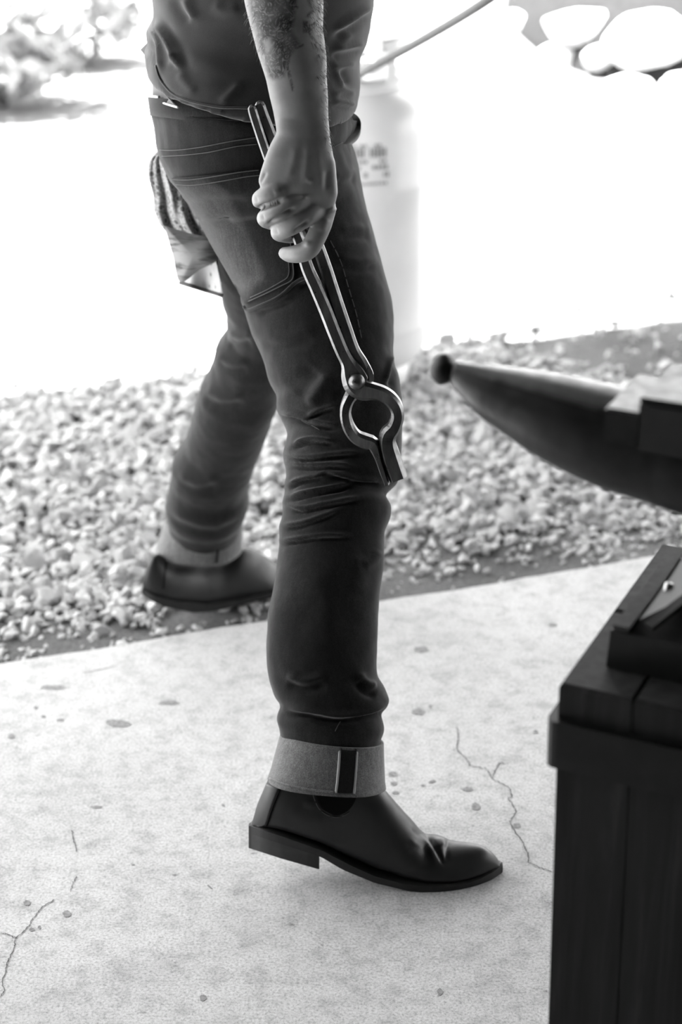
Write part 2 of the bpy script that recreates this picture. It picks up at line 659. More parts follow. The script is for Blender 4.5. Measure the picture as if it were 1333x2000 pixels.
M['slabrock'] = simple('ledge_rock', 0.16, 0.85, scale=8)
n = NT('white_tank_paint', 0.3, 0, 0.5)
n.color(n.ramp(n.noise(9, 5), (0.3, 0.72), (0.7, 0.80)))
M['tank'] = n.m
M['print'] = simple('label_print', 0.30, 0.6)
M['brass'] = simple('valve_brass', 0.35, 0.35, 0.7)
M['hose'] = simple('grey_hose', 0.05, 0.55, scale=60)
n = NT('bandana_cotton', 0.9, 0, 0.1)
pa = n.vor(95, n.mapped((1, 1, 1), (0.3, 0.2, 0.5)), 'F1')
pb = n.vor(260)
pat = n.mix(n.ramp(pa, (0.30, 0.35), (0.36, 1.15), (0.5, 1.1), (0.56, 0.5), (0.7, 1.1)), n.ramp(pb, (0.2, 0.55), (0.32, 1.1)), 1.0, 'MULTIPLY')
n.color(n.mix(0.24, pat, 1.0, 'MULTIPLY'))
M['bandana'] = n.m
n = NT('bandana_border', 0.9, 0, 0.1)
n.color(n.ramp(n.vor(120, n.mapped((1, 1, 0.5))), (0.1, 0.16), (0.2, 0.55), (0.5, 0.62)))
M['bandana_pale'] = n.m
n = NT('bandana_stripes', 0.9, 0, 0.1)
n.color(n.ramp(n.noise(60, 3, 0.6, n.mapped((0.3, 1, 1.6), (0, 0.6, 0))), (0.4, 0.10), (0.55, 0.30)))
M['bandana_mid'] = n.m
M['bandana_edge'] = simple('bandana_hem', 0.10, 0.9, spec=0.1)
M['leaf'] = simple('dry_leaf', 0.30, 0.8, scale=5, var=0.4)
M['stem'] = simple('twig_bark', 0.12, 0.9)
M['roof'] = simple('roof_boards', 0.03, 0.8, scale=6, var=0.3)
M['wall'] = simple('dark_wall_boards', 0.03, 0.85, scale=5, var=0.3)

# ------------------------------------------------------------------ the setting
EDGE = np.array([pZ(u, v, 0.0) for u, v in ((0, 1300), (300, 1243), (540, 1200), (745, 1170), (1000, 1128), (1290, 1086))])
ek = np.polyfit(EDGE[:, 0], EDGE[:, 1], 1)
SH = np.array([pZ(u, v, -0.02) for u, v in ((0, 785), (330, 738), (835, 676), (1333, 618))])
sk = np.polyfit(SH[:, 0], SH[:, 1], 1)


def edgeY(x): return ek[0] * x + ek[1]
def shadeY(x): return sk[0] * x + sk[1]


# concrete slab with a slightly ragged edge
xs = np.linspace(-6, 6, 420)
mb = MB()
ey = edgeY(xs) + 0.006 * fnoise(np.stack([xs, xs * 0, xs * 0], 1), 7.0) + 0.004 * fnoise(np.stack([xs, xs * 0, xs * 0], 1), 45.0, 3)
top = np.stack([xs, ey - 0.006, xs * 0], 1); lip = np.stack([xs, ey, xs * 0 - 0.006], 1); bot = np.stack([xs, ey, xs * 0 - 0.12], 1)
bk = np.stack([xs, xs * 0 - 4.0, xs * 0], 1)
mb.add(np.concatenate([bk, top, lip, bot]), strip_faces(4, len(xs), False))
floor = mb.build('floor', M['concrete'], smooth=False)
tag(floor, 'pale worn concrete slab floor with cracks', None, kind='structure')

CRACKS = [[(897, 1443), (893, 1460), (905, 1475), (915, 1486), (920, 1495), (951, 1503), (962, 1520), (983, 1531), (996, 1541), (1001, 1554), (993, 1560), (998, 1566), (1008, 1583), (1005, 1593), (997, 1605), (1003, 1618), (1014, 1634), (1023, 1646), (1028, 1660), (1033, 1674), (1034, 1684), (1048, 1690), (1062, 1697), (1078, 1702)],
          [(893, 1420), (895, 1432), (897, 1443)], [(962, 1520), (975, 1492), (990, 1491)],
          [(108, 1757), (88, 1768), (80, 1774), (65, 1794), (52, 1813), (32, 1832), (28, 1850), (16, 1875), (10, 1900), (4, 1918), (8, 1935), (0, 1948)],
          [(32, 1832), (10, 1822), (0, 1824)], [(150, 1710), (142, 1728), (138, 1742)], [(140, 1620), (144, 1640), (150, 1664)],
          [(228, 1300), (200, 1306), (163, 1314)]]
mb = MB()
for L in CRACKS:
    T = resample(L, max(6, len(L) * 6))
    T = T + rng.normal(0, 0.9, T.shape)
    P = pZ(T[:, 0], T[:, 1], 0.0008)
    d = nrm(np.gradient(P, axis=0)); s = np.stack([-d[:, 1], d[:, 0], d[:, 2] * 0], 1)
    w = (0.0003 + 0.0006 * rng.random(len(P)))[:, None]
    w[0] = w[-1] = 0.0001
    mb.add(np.concatenate([P - s * w, P + s * w]), strip_faces(2, len(P), False))
mb.build('crack', M['crack'], floor, False)
mb = MB()
SC = [(232, 1413, 26, 9, 0.1), (330, 1372, 24, 6, 0.0), (105, 1342, 30, 5, 0.0), (189, 1576, 14, 3, 0), (53, 1763, 9, 6, 0), (131, 1784, 10, 8, 0.3), (62, 1815, 6, 5, 0), (77, 1811, 4, 4, 0), (860, 1937, 7, 8, 0), (397, 1949, 8, 7, 0),
      (914, 1541, 13, 5, 0), (845, 1526, 9, 3, -0.2), (826, 1534, 5, 2, -0.2), (825, 1268, 17, 7, 0), (817, 1390, 14, 9, 0), (841, 1379, 4, 3, 0), (1080, 1220, 10, 4, 0), (1047, 1429, 6, 4, 0), (930, 1575, 10, 9, 0.5), (768, 1512, 10, 6, 0), (770, 1530, 9, 5, 0), (773, 1548, 8, 3, 0),
      (70, 1382, 5, 4, 0), (85, 1399, 6, 3, 0), (118, 1406, 9, 3, 0), (22, 1438, 8, 6, 0), (436, 1572, 4, 3, 0), (260, 1688, 5, 2, 0.3), (410, 1732, 8, 2, 0.7), (1010, 1612, 8, 6, 0)]
for (u, v, a, b, r) in SC:
    k = 18; ph = np.linspace(0, 2 * math.pi, k, endpoint=False)
    rr = 0.65 + 0.35 * rng.random(k)
    x = np.cos(ph) * a * rr; y = np.sin(ph) * b * rr
    P = pZ(u + x * math.cos(r) - y * math.sin(r), v + x * math.sin(r) + y * math.cos(r), 0.0006)
    mb.add(P, [tuple(range(k - 1, -1, -1))])
mb.build('scuff', M['scuff'], floor, False)

# ground: finely divided dirt near the slab, plain beyond
gx = np.linspace(-2.4, 2.8, 130); gy = np.linspace(0, 2.6, 66)
G = np.array([[x, edgeY(x) - 0.05 + y, 0.0] for y in gy for x in gx])
G[:, 2] = -0.028 + 0.010 * fnoise(G, 3.0, 2) + 0.005 * fnoise(G, 14.0, 5)
mb = MB().add(G, strip_faces(len(gy), len(gx), False))
big = np.array([[-40, -6, -0.13], [40, -6, -0.13], [40, 60, -0.05], [-40, 60, -0.05]])
far = np.array([[x, edgeY(x) + 2.45, -0.035] for x in gx] + [[x * 18, 60, -0.05] for x in gx])
mb.add(far, strip_faces(2, len(gx), False))
sl = np.array([[gx[0], edgeY(gx[0]) - 0.05, -0.04], [gx[0], edgeY(gx[0]) + 2.5, -0.04], [-43, 60, -0.05], [-43, -10, -0.04]])
sr = np.array([[gx[-1], edgeY(gx[-1]) - 0.05, -0.04], [gx[-1], edgeY(gx[-1]) + 2.5, -0.04], [50, 60, -0.05], [50, -10, -0.04]])
mb.add(sl, [(0, 1, 2, 3)]); mb.add(sr, [(3, 2, 1, 0)])
ground = mb.build('ground', M['dirt'], None, True)
tag(ground, 'dirt and gravel yard beyond the concrete slab', None, kind='structure')


# stones
def ico(sub):
    bm = bmesh.new(); bmesh.ops.create_icosphere(bm, subdivisions=sub, radius=1.0)
    V = np.array([v.co[:] for v in bm.verts]); F = np.array([[v.index for v in f.verts] for f in bm.faces]); bm.free()
    return V, F


IV, IF = ico(2)
PROTO = []
for k in range(14):
    V = IV.copy()
    for _ in range(9):                            # chip flat facets off a ball
        d = rng.normal(size=3); d /= np.linalg.norm(d); h = rng.uniform(0.42, 0.75)
        s = V @ d; V = V - np.maximum(s - h, 0)[:, None] * d
    V = V * np.array([rng.uniform(0.85, 1.25), rng.uniform(0.75, 1.05), rng.uniform(0.5, 0.75)])
    PROTO.append(V)
NST = 52500
sx = rng.uniform(-2.3, 2.75, NST * 2); sy = rng.uniform(0.02, 2.05, NST * 2)
Y = edgeY(sx) + sy
su, sv, sz = proj(np.stack([sx, Y, sx * 0 - 0.02], 1))
dens = np.clip((sy - 0.02) / 0.17, 0.30, 1.0)
dens *= 1 - 0.96 * poly_soft(su, sv, [(930, 690), (1000, 640), (1160, 590), (1700, 520), (1700, 850), (1333, 790), (1180, 735), (1040, 716)], 34)
dens *= np.where(np.sin(sx * 3.1 + 1.0) + np.sin(sx * 7.3) > 0.9, np.clip((sy - 0.03) / 0.30, 0.16, 1), 1)
keep = (rng.random(NST * 2) < dens) & (Y < shadeY(sx) + 0.25) & (su > -900) & (su < 2300)
keep &= ~((np.abs(sx + 0.22) < 0.06) & (np.abs(Y - 2.62) < 0.02))
sx, Y, sy = sx[keep][:NST], Y[keep][:NST], sy[keep][:NST]
nst = len(sx)
rad = np.clip(rng.lognormal(math.log(0.0084), 0.40, nst), 0.0035, 0.021) * np.clip(0.45 + sy * 2.2, 0.45, 1)
zz = -0.026 + rad * 0.2 + rng.random(nst) * 0.016 * np.clip((sy - 0.1) / 0.4, 0, 1)
su, sv, sd = proj(np.stack([sx, Y, zz], 1))
vis = (su > 15) & (su < 1318) & (sv > 630) & (sv < 1330)
vis &= ~inpoly(su, sv, [(300, 1000), (560, 700), (480, 560), (770, 560), (790, 850), (760, 1200), (520, 1210), (280, 1190)])
vis &= ~inpoly(su, sv, [(850, 690), (1333, 720), (1333, 1000), (1100, 940), (900, 790)])
score = np.where(vis, rad / sd, -1)
pick = set(np.argsort(-score)[:300].tolist())
protome = []
for k, V in enumerate(PROTO):
    me = bpy.data.meshes.new('stone'); me.from_pydata(V.tolist(), [], IF.tolist()); me.materials.append(M['stone']); protome.append(me)
eul = rng.uniform(0, 6.28, (nst, 3)) * np.array([0.22, 0.22, 1.0])
AV, AF, cnt = [], [], 0
LV, LF = ico(1)
LO = []
for k in range(14):
    V = LV.copy()
    for _ in range(7):
        d = rng.normal(size=3); d /= np.linalg.norm(d); h = rng.uniform(0.40, 0.72)
        s = V @ d; V = V - np.maximum(s - h, 0)[:, None] * d
    LO.append(V * np.array([rng.uniform(0.9, 1.35), rng.uniform(0.8, 1.1), rng.uniform(0.55, 0.8)]))
cz, szn = np.cos(eul[:, 2]), np.sin(eul[:, 2])
for i in range(nst):
    if i in pick:
        o = bpy.data.objects.new('stone', protome[i % 14]); COL.objects.link(o)
        o.location = (sx[i], Y[i], zz[i] + rad[i] * 0.15); o.rotation_euler = eul[i]; o.scale = (rad[i] * 1.15,) * 3
        o.parent = ground
    else:
        V = LO[i % 14]
        R = np.array([[cz[i], -szn[i], eul[i, 0] * 0.3], [szn[i], cz[i], eul[i, 1] * 0.3], [-eul[i, 0] * 0.3, -eul[i, 1] * 0.3, 1]])
        AV.append(V @ R.T * rad[i] * 1.15 + np.array([sx[i], Y[i], zz[i]])); AF.append(LF + cnt); cnt += len(V)
AV = np.concatenate(AV); AF = np.concatenate(AF)
me = bpy.data.meshes.new('gravel')
me.vertices.add(len(AV)); me.vertices.foreach_set('co', AV.ravel())
me.loops.add(AF.size); me.loops.foreach_set('vertex_index', AF.ravel().astype(np.int32))
me.polygons.add(len(AF)); me.polygons.foreach_set('loop_start', np.arange(0, AF.size, 3, dtype=np.int32))
me.update(calc_edges=True)
gr = put('gravel', me, M['stone'], ground, False)
gr['kind'] = 'stuff'
for (u, v, r) in ((105, 582, 0.008), (150, 629, 0.009), (250, 643, 0.008), (204, 699, 0.007), (248, 946, 0.017), (940, 815, 0.015), (700, 1180, 0.01)):
    o = bpy.data.objects.new('stone', protome[3].copy()); COL.objects.link(o)
    o.data.materials[0] = M['stone_dark']
    o.location = pZ(u, v, -0.02); o.scale = (r, r, r); o.parent = ground

# roof over the workshop: its eave throws the shade line over the gravel
RH = 2.35
off = SUN / SUN[2] * RH
eave = lambda x: shadeY(x - off[0]) + off[1]
mb = MB()
x0, x1 = -1.75, 4.8
mb.add(*hexa([(x0, -2.6, RH), (x1, -2.6, RH), (x1, eave(x1), RH), (x0, eave(x0), RH), (x0, -2.6, RH + .12), (x1, -2.6, RH + .12), (x1, eave(x1), RH + .12), (x0, eave(x0), RH + .12)]))
roof = mb.build('ceiling', M['roof'], None, False)
tag(roof, 'dark board roof over the workshop', None, kind='structure')
mb = MB().add(*hexa([(x0, -2.6, -0.05), (x1, -2.6, -0.05), (x1, -2.5, -0.05), (x0, -2.5, -0.05), (x0, -2.6, RH), (x1, -2.6, RH), (x1, -2.5, RH), (x0, -2.5, RH)]))
tag(mb.build('wall_back', M['wall'], None, False), 'dark board wall behind the viewer', None, kind='structure')
mb = MB().add(*hexa([(x1 - .1, -2.5, -0.05), (x1, -2.5, -0.05), (x1, 1.6, -0.05), (x1 - .1, 1.6, -0.05), (x1 - .1, -2.5, RH), (x1, -2.5, RH), (x1, 1.6, RH), (x1 - .1, 1.6, RH)]))
tag(mb.build('wall_right', M['wall'], None, False), 'dark board wall on the right of the workshop', None, kind='structure')

mb = MB().add(*hexa([(x0, -2.5, -0.05), (x0 + .1, -2.5, -0.05), (x0 + .1, 1.4, -0.05), (x0, 1.4, -0.05), (x0, -2.5, RH), (x0 + .1, -2.5, RH), (x0 + .1, 1.4, RH), (x0, 1.4, RH)]))  # unseen wall, added to keep front-left light off the figure
tag(mb.build('light_block_left', M['wall'], None, False), 'unseen dark wall added on the left to block light', None, kind='structure')

# ------------------------------------------------------------------ the person
HIPY = 2.24
person = thing('person', 'person in rolled-cuff dark jeans, loose shirt and leather boots, walking with tongs in hand', 'person', (-0.1, 2.2, 0.0))

# --- jeans
JL = [(185, 296), (215, 298), (240, 303), (280, 307), (304, 313), (343, 331), (361, 349), (394, 370), (433, 391), (472, 412), (508, 433), (544, 454), (571, 473), (590, 474), (598, 475), (613, 482), (640, 490), (670, 500), (703, 514), (753, 531), (775, 543), (783, 544), (798, 541), (814, 547), (830, 556), (847, 563), (860, 560), (872, 557), (893, 553), (908, 556), (922, 559), (935, 560), (946, 556), (965, 557), (980, 553), (1000, 553), (1013, 551), (1029, 545), (1046, 546), (1074, 545), (1107, 541), (1149, 535), (1194, 524), (1244, 520), (1293, 521), (1330, 527), (1364, 538), (1379, 550), (1389, 542), (1406, 539), (1420, 545), (1440, 549), (1475, 548), (1520, 540)]
JR = [(215, 690), (240, 692), (273, 686), (306, 697), (352, 705), (410, 718), (469, 734), (527, 750), (573, 762), (615, 768), (651, 769), (687, 768), (705, 772), (723, 777), (745, 781), (784, 786), (830, 787), (872, 785), (905, 784), (930, 781), (942, 777), (955, 764), (967, 752), (975, 757), (988, 766), (1008, 765), (1037, 752), (1066, 750), (1107, 749), (1157, 743), (1211, 739), (1260, 737), (1305, 736), (1322, 738), (1339, 750), (1364, 760), (1381, 757), (1393, 745), (1403, 747), (1414, 751), (1427, 752), (1445, 744), (1475, 740), (1520, 735)]
PAIR = [(0, 188, 222), (0.06, 250, 262), (0.12, 345, 310), (0.22, 470, 400), (0.34, 600, 520), (0.43, 690, 625), (0.53, 790, 735), (0.6, 870, 850), (0.7, 985, 985), (0.8, 1130, 1130), (0.9, 1310, 1310), (0.95, 1385, 1390), (0.98, 1425, 1440), (1.0, 1470, 1478)]
PAIR = np.array(PAIR)
s = np.linspace(0, 1, 300)
vL = np.interp(s, PAIR[:, 0], PAIR[:, 1]); vR = np.interp(s, PAIR[:, 0], PAIR[:, 2])
uL = smooth1(interp(JL, vL), 1); uR = smooth1(interp(JR, vR), 1)
LEGY = [(190, 2.245), (400, 2.235), (600, 2.175), (750, 2.12), (850, 2.085), (1000, 2.03), (1150, 1.985), (1300, 1.945), (1400, 1.92), (1480, 1.905)]
yc = smooth1(interp(LEGY, (vL + vR) / 2), 8)
LEGR = [(190, 1.25), (330, 1.3), (450, 1.2), (600, 1.06), (800, 0.95), (900, 0.92), (1100, 0.92), (1300, 0.88), (1480, 0.85)]
V, F = loft(pY(uL, vL, yc), pY(uR, vR, yc), interp(LEGR, (vL + vR) / 2), 96, 2.15)
mb = MB().add(V, F)
FL = [(380, 415), (480, 425), (540, 428), (580, 434), (600, 442), (625, 443), (645, 446), (660, 436), (680, 421), (703, 417), (736, 405), (757, 391), (806, 378), (864, 361), (890, 345), (905, 337), (930, 335), (960, 328), (984, 323), (1000, 325), (1008, 328), (1060, 332)]
FR = [(380, 640), (500, 620), (600, 600), (700, 568), (780, 547), (806, 537), (856, 519), (905, 499), (951, 484), (970, 485), (984, 487), (1000, 482), (1012, 474), (1060, 462)]
s = np.linspace(0, 1, 220)
vL = 380 + s * (1045 - 380); vR = vL + 28 * np.sin(np.clip(s, 0, 1) * math.pi) ** 1
uL = smooth1(interp(FL, vL), 1); uR = smooth1(interp(FR, vR), 1)
yc = smooth1(interp([(380, 2.30), (500, 2.345), (650, 2.42), (800, 2.50), (950, 2.59), (1050, 2.645)], (vL + vR) / 2), 6)
V, F = loft(pY(uL, vL, yc), pY(uR, vR, yc), interp([(380, 0.9), (600, 0.95), (800, 1.0), (1100, 0.95)], vL), 80, 2.1)
mb.add(V, F)
jm = voxel(mb, 0.0025, 4, 'jeans')
KNEE = [[(545, 806), (576, 811), (605, 821), (643, 829), (667, 828)], [(600, 816), (614, 806), (634, 797), (660, 790)],
        [(570, 869), (600, 858), (629, 859), (658, 863)], [(559, 888), (600, 892), (648, 887), (708, 882)],
        [(562, 905), (612, 907), (660, 907), (696, 912)], [(634, 919), (691, 934), (720, 937), (746, 939)],
        [(562, 948), (588, 936), (624, 929), (638, 923)], [(562, 972), (600, 962), (636, 954), (672, 946), (696, 936)],
        [(557, 982), (588, 993), (624, 986), (672, 977), (708, 971)], [(552, 1027), (588, 1022), (624, 1010), (648, 1001), (667, 991)],
        [(547, 1056), (588, 1051), (624, 1046), (684, 1045)]]
st = folds(KNEE, 5.0, 0.0058)
st += folds([[(557, 1385), (599, 1385), (649, 1395), (695, 1393), (746, 1379), (760, 1368)]], 8, 0.0085)
st += folds([[(699, 1310), (705, 1328), (718, 1338), (738, 1342)], [(557, 1318), (599, 1330), (641, 1318)]], 10, 0.0055)
st += [([(601, 794), (621, 765), (646, 728)], 14, 0.006), ([(655, 760), (700, 800)], 16, -0.004), ([(575, 770), (620, 720)], 20, -0.004)]
st += folds([[(499, 604), (535, 593), (577, 576)], [(580, 551), (612, 542), (640, 548)]], 7, 0.0035)
st += [([(767, 690), (760, 720), (752, 748)], 5, 0.004), ([(775, 700), (768, 735), (762, 760)], 6, -0.005)]
st += [([(690, 1080), (700, 1120), (690, 1160)], 18, 0.003), ([(610, 1110), (640, 1180), (625, 1260)], 26, 0.003), ([(745, 1075), (728, 1095), (705, 1105)], 10, 0.003)]
st += folds([[(421, 690), (450, 706), (490, 702)], [(395, 757), (430, 775), (480, 770)], [(330, 985), (365, 1012), (420, 1022), (480, 995)], [(345, 925), (385, 940), (430, 930)], [(446, 648), (470, 655), (495, 650)]], 12, 0.0032)
st += folds([[(660, 450), (700, 446), (728, 452)], [(655, 500), (700, 512), (740, 505)], [(350, 385), (420, 372), (500, 378)]], 10, 0.002)
st += folds([[(620, 640), (560, 660), (505, 655)], [(700, 330), (670, 345), (650, 342)]], 12, 0.002)
sculpt(jm, st)
V, N = getv(jm)
V = V + N * (0.0012 * fnoise(V, 22.0, 4) + 0.0006 * fnoise(V, 60.0, 8))[:, None]
setv(jm, V)
u, v, z = proj(V)
wear = 0.45 * np.exp(-((u - 600) / 60) ** 2 - ((v - 780) / 90) ** 2) + 0.30 * np.exp(-((u - 470) / 50) ** 2 - ((v - 720) / 110) ** 2)
for L in KNEE: wear += 0.30 * np.exp(-(seg_dist(u, v, L)[0] / 5) ** 2)
wear += 0.35 * poly_soft(u, v, [(555, 885), (600, 870), (640, 905), (600, 925), (560, 915)], 14)
vcol(jm, 'wear', np.clip(wear, 0, 1))
jeans = put('jeans', jm, M['jeans'], person)
jb = bvh_of(jm)

pk = patch('back_pocket', jb, ([(336, 347), (372, 394), (413, 470), (455, 543), (482, 592)], [(508, 331), (540, 390), (563, 450), (574, 510), (577, 545), (560, 556)]), M['pocket'], jeans, 44, 44, 0.0030)
Vp, _ = getv(pk.data)
u, v, z = proj(Vp)
fade = poly_soft(u, v, [(352, 362), (400, 352), (440, 372), (462, 410), (490, 470), (512, 520), (514, 545), (495, 560), (484, 580), (450, 530), (400, 440)], 13)
vcol(pk.data, 'wear', fade * 0.95)
pb = bvh_of(jm, pk.data)
stitch('pocket_stitching', pb, [[(335, 350), (370, 351), (420, 344), (470, 336), (506, 332)], [(345, 360), (380, 361), (430, 354), (480, 345), (508, 342)],
                                [(487, 588), (520, 573), (552, 557), (573, 544), (572, 510), (566, 460)], [(490, 581), (520, 567), (550, 550), (565, 538), (564, 505)]], M['thread'], jeans, 0.0006, 0)
stitch('yoke_seam', jb, [[(313, 293), (350, 293), (400, 286), (450, 276), (500, 268)], [(318, 305), (360, 303), (410, 297), (460, 286), (502, 281)]], M['thread'], jeans, 0.0006, 0)
stitch('outer_seam', jb, [[(645, 470), (665, 510), (680, 560), (695, 610), (706, 660)], [(590, 820), (640, 850)], [(655, 1428), (660, 1418), (668, 1404)], [(650, 286), (668, 278), (684, 267)]], M['thread'], jeans, 0.0005)
stitch('pocket_hem', pb, [[(478, 598), (484, 606), (500, 601), (545, 581), (577, 552), (600, 542)]], M['pocket'], jeans, 0.0022, 0)


# waistband: a band standing a little away from the body, sagging open at the front
def band_ring(L, R, Y, ratio, nseg, fy=0.0):
    PL, PR = pY(*L, Y), pY(*R, Y)
    c, a = (PL + PR) / 2, (PR - PL) / 2
    b = np.array([0.10, 0.97, -0.22]); b = b / np.linalg.norm(b) * np.linalg.norm(a) * ratio
    ph = np.linspace(0, 2 * math.pi, nseg, endpoint=False)
    return c + np.outer(np.cos(ph), a) + np.outer(np.sin(ph), b)


ns = 120
o1, o2 = band_ring((294, 190), (700, 236), HIPY, 1.17, ns), band_ring((299, 226), (696, 272), HIPY, 1.18, ns)
i1, i2 = band_ring((297, 190), (697, 237), HIPY, 1.17, ns), band_ring((302, 226), (693, 272), HIPY, 1.17, ns)
mb = MB().add(np.concatenate([i2, i1, o1, o2, i2]), strip_faces(5, ns))
mb.build('waistband', M['jeans'], jeans)
k = [i for i in range(ns)]
rim = o1[int(ns * 0.47):int(ns * 0.62)]
MB().add(*tube3((rim + i1[int(ns * 0.47):int(ns * 0.62)]) / 2 + [0, 0, 0.001], 0.0018, 6)).build('waistband_edge', M['pale_edge'], jeans)
# pale sliver between hem and waistband at the back
q = [(298, 166, 2.230), (309, 170, 2.180), (326, 188, 2.136), (344, 208, 2.10), (320, 201, 2.145), (298, 190, 2.230)]
P = np.array([pY(*x) for x in q])
MB().add(np.concatenate([P, P + np.array([0.001, 0.003, 0])]), [(0, 1, 4, 5), (1, 2, 3, 4), (11, 10, 7, 6), (10, 9, 8, 7)] + [(i, (i + 1) % 6, (i + 1) % 6 + 6, i + 6) for i in range(6)]).build('undershirt', M['undershirt'], person, False)
T = resample([(294, 187, 2.238), (305, 193, 2.185), (322, 202, 2.138), (348, 210, 2.09)], 20)
MB().add(*tube3(pY(T[:, 0], T[:, 1], T[:, 2]), 0.0014, 6)).build('waistband_pale_line', M['pale_edge'], jeans)
# the gaping front of the waistband with its turned loop of cloth
Tl = resample([(652, 226, 2.20), (668, 220, 2.205), (684, 223, 2.215), (697, 233, 2.23), (700, 246, 2.23), (694, 260, 2.215), (680, 271, 2.19), (664, 278, 2.17), (648, 284, 2.15)], 60)
P = pY(Tl[:, 0], Tl[:, 1], Tl[:, 2])
mbl = MB()
t = nrm(np.gradient(P, axis=0)); side = nrm(np.cross(t, Fv)); wd = 0.0035
Q = np.concatenate([P - side * wd + Fv * 0.0, P + side * wd, P + side * wd + Fv * 0.03, P - side * wd + Fv * 0.03, P - side * wd])
mbl.add(Q, strip_faces(5, 60, False)).build('waistband_loop', M['jeans'], jeans)


# --- cuffs
def cuff(name, TL, TR, BL, BR, Yt, Yb, ratio, seg=80):
    rows = 14
    s = np.linspace(0, 1, rows)[:, None]
    A = np.array(TL) * (1 - s) + np.array(BL) * s; B = np.array(TR) * (1 - s) + np.array(BR) * s
    Yq = Yt * (1 - s[:, 0]) + Yb * s[:, 0]
    PL, PR = pY(A[:, 0], A[:, 1], Yq), pY(B[:, 0], B[:, 1], Yq)
    V, F = loft(PL, PR, ratio, seg, 2.15, False)
    c = ((PL + PR) / 2)
    G = V.reshape(rows, seg, 3)
    lip = np.exp(-((s[:, 0] - 0.97) / 0.05) ** 2) * 0.0014
    out = G - c[:, None]; rad_ = nrm(out)
    G = G + rad_ * lip[:, None, None] + rad_ * (0.0012 * np.sin(np.linspace(0, 2 * math.pi, seg, endpoint=False) * 5 + 0.7)[None, :, None]) * s[:, :, None]
    I = G - rad_ * 0.0035
    V = np.concatenate([G.reshape(-1, 3), I[::-1].reshape(-1, 3), G[0]])
    return MB().add(V, strip_faces(2 * rows + 1, seg)).build(name, M['cuff'], jeans)


c1 = cuff('cuff', (549, 1429), (750, 1450), (523, 1523), (752, 1540), 1.912, 1.893, 0.86)
c2 = cuff('cuff', (325, 1014), (475, 1020), (306, 1067), (471, 1075), 2.645, 2.645, 0.95)
cb = bvh_of(c1.data)
sv_ = patch('selvedge_strip', cb, ([(667, 1444), (664, 1495), (659, 1549)], [(697, 1447), (694, 1500), (690, 1550)]), M['selvedge'], c1, 10, 30, 0.0018)
stitch('selvedge_edge', cb, [[(665, 1446), (662, 1495), (657, 1549)]], M['thread_pale'], c1, 0.0017, 0)
stitch('selvedge_edge', cb, [[(698, 1449), (695, 1500), (691, 1550)]], M['thread_pale'], c1, 0.0017, 0)
stitch('hem_roll', cb, [[(529, 1521), (560, 1533), (610, 1543), (655, 1548)]], M['cuff'], c1, 0.0016, 0)
cb2 = bvh_of(c2.data)
stitch('selvedge_strip', cb2, [[(428, 1052), (426, 1075), (423, 1099)]], M['selvedge'], c2, 0.0022, 0)


# --- boots
def dome_boot(name, topv, weltv, botv, u0, u1, Yc, wtab, parent, heel, mats, nsec=90, floorz=None):
    us = u0 + (u1 - u0) * (0.5 - 0.5 * np.cos(np.linspace(0.0, math.pi, nsec)))
    hw = smooth1(interp(wtab, us), 5)
    yc = Yc(us) if callable(Yc) else np.full(nsec, Yc)
    K = 28
    th = np.linspace(0, math.pi, K)
    rows = []
    for i, uu in enumerate(us):
        w = hw[i]
        base = pY(uu, interp(weltv, uu), yc[i] - w)
        vt = interp(topv, uu)
        best, bh = None, None
        Hs = np.linspace(0.002, 0.16, 80)
        X = base[0]
        cy = -np.cos(th) * w; sy_ = np.abs(np.sin(th)) ** 0.72
        vm = []
        for h in Hs:
            P = np.stack([np.full(K, X), yc[i] + cy * (1 - 0.18 * sy_), base[2] + h * sy_], 1)
            vm.append(proj(P)[1].min())
        vm = np.array(vm)
        h = np.interp(-vt, -vm, Hs)
        rows.append(np.stack([np.full(K, X), yc[i] + cy * (1 - 0.18 * sy_), base[2] + h * sy_], 1))
    R = np.array(rows)
    for _ in range(2):
        Q = R.copy(); Q[1:-1] = (R[:-2] + 2 * R[1:-1] + R[2:]) / 4; R = Q
    V = R.reshape(-1, 3)
    F = strip_faces(nsec, K, True)
    F.append(tuple(range(K))); F.append(tuple(range((nsec - 1) * K, nsec * K))[::-1])
    up = MB().add(V, F)
    # sole
    def slab(tv, bv, ua, ub, extra, nm, mat, ns2=70):
        uu = ua + (ub - ua) * (0.5 - 0.5 * np.cos(np.linspace(0, math.pi, ns2)))
        w = smooth1(interp(wtab, uu), 5) + extra * np.clip(np.minimum(uu - ua, ub - uu) / 22, 0.05, 1)
        y = Yc(uu) if callable(Yc) else np.full(ns2, Yc)
        a = pY(uu, interp(tv, uu), y - w); b = pY(uu, interp(bv, uu), y - w)
        b = b.copy(); b[:, 0] = a[:, 0] if nm == 'sole' else b[:, 0]
        a2 = a.copy(); a2[:, 1] = y + w; b2 = b.copy(); b2[:, 1] = y + w
        V = np.stack([a, b, b2, a2], 1).reshape(-1, 3)
        F = strip_faces(ns2, 4, True) + [(0, 1, 2, 3), tuple(range((ns2 - 1) * 4, ns2 * 4))[::-1]]
        return MB().add(V, F).build(nm, mat, None, False)
    boot = up.build(name, mats[0], parent)
    so = slab(weltv, botv, u0 - 2, u1 + 2, 0.004, 'sole', mats[1])
    so.parent = boot
    if heel:
        hl = slab(heel[0], heel[1], heel[2], heel[3], 0.002, 'heel', mats[2]); hl.parent = boot
    return boot


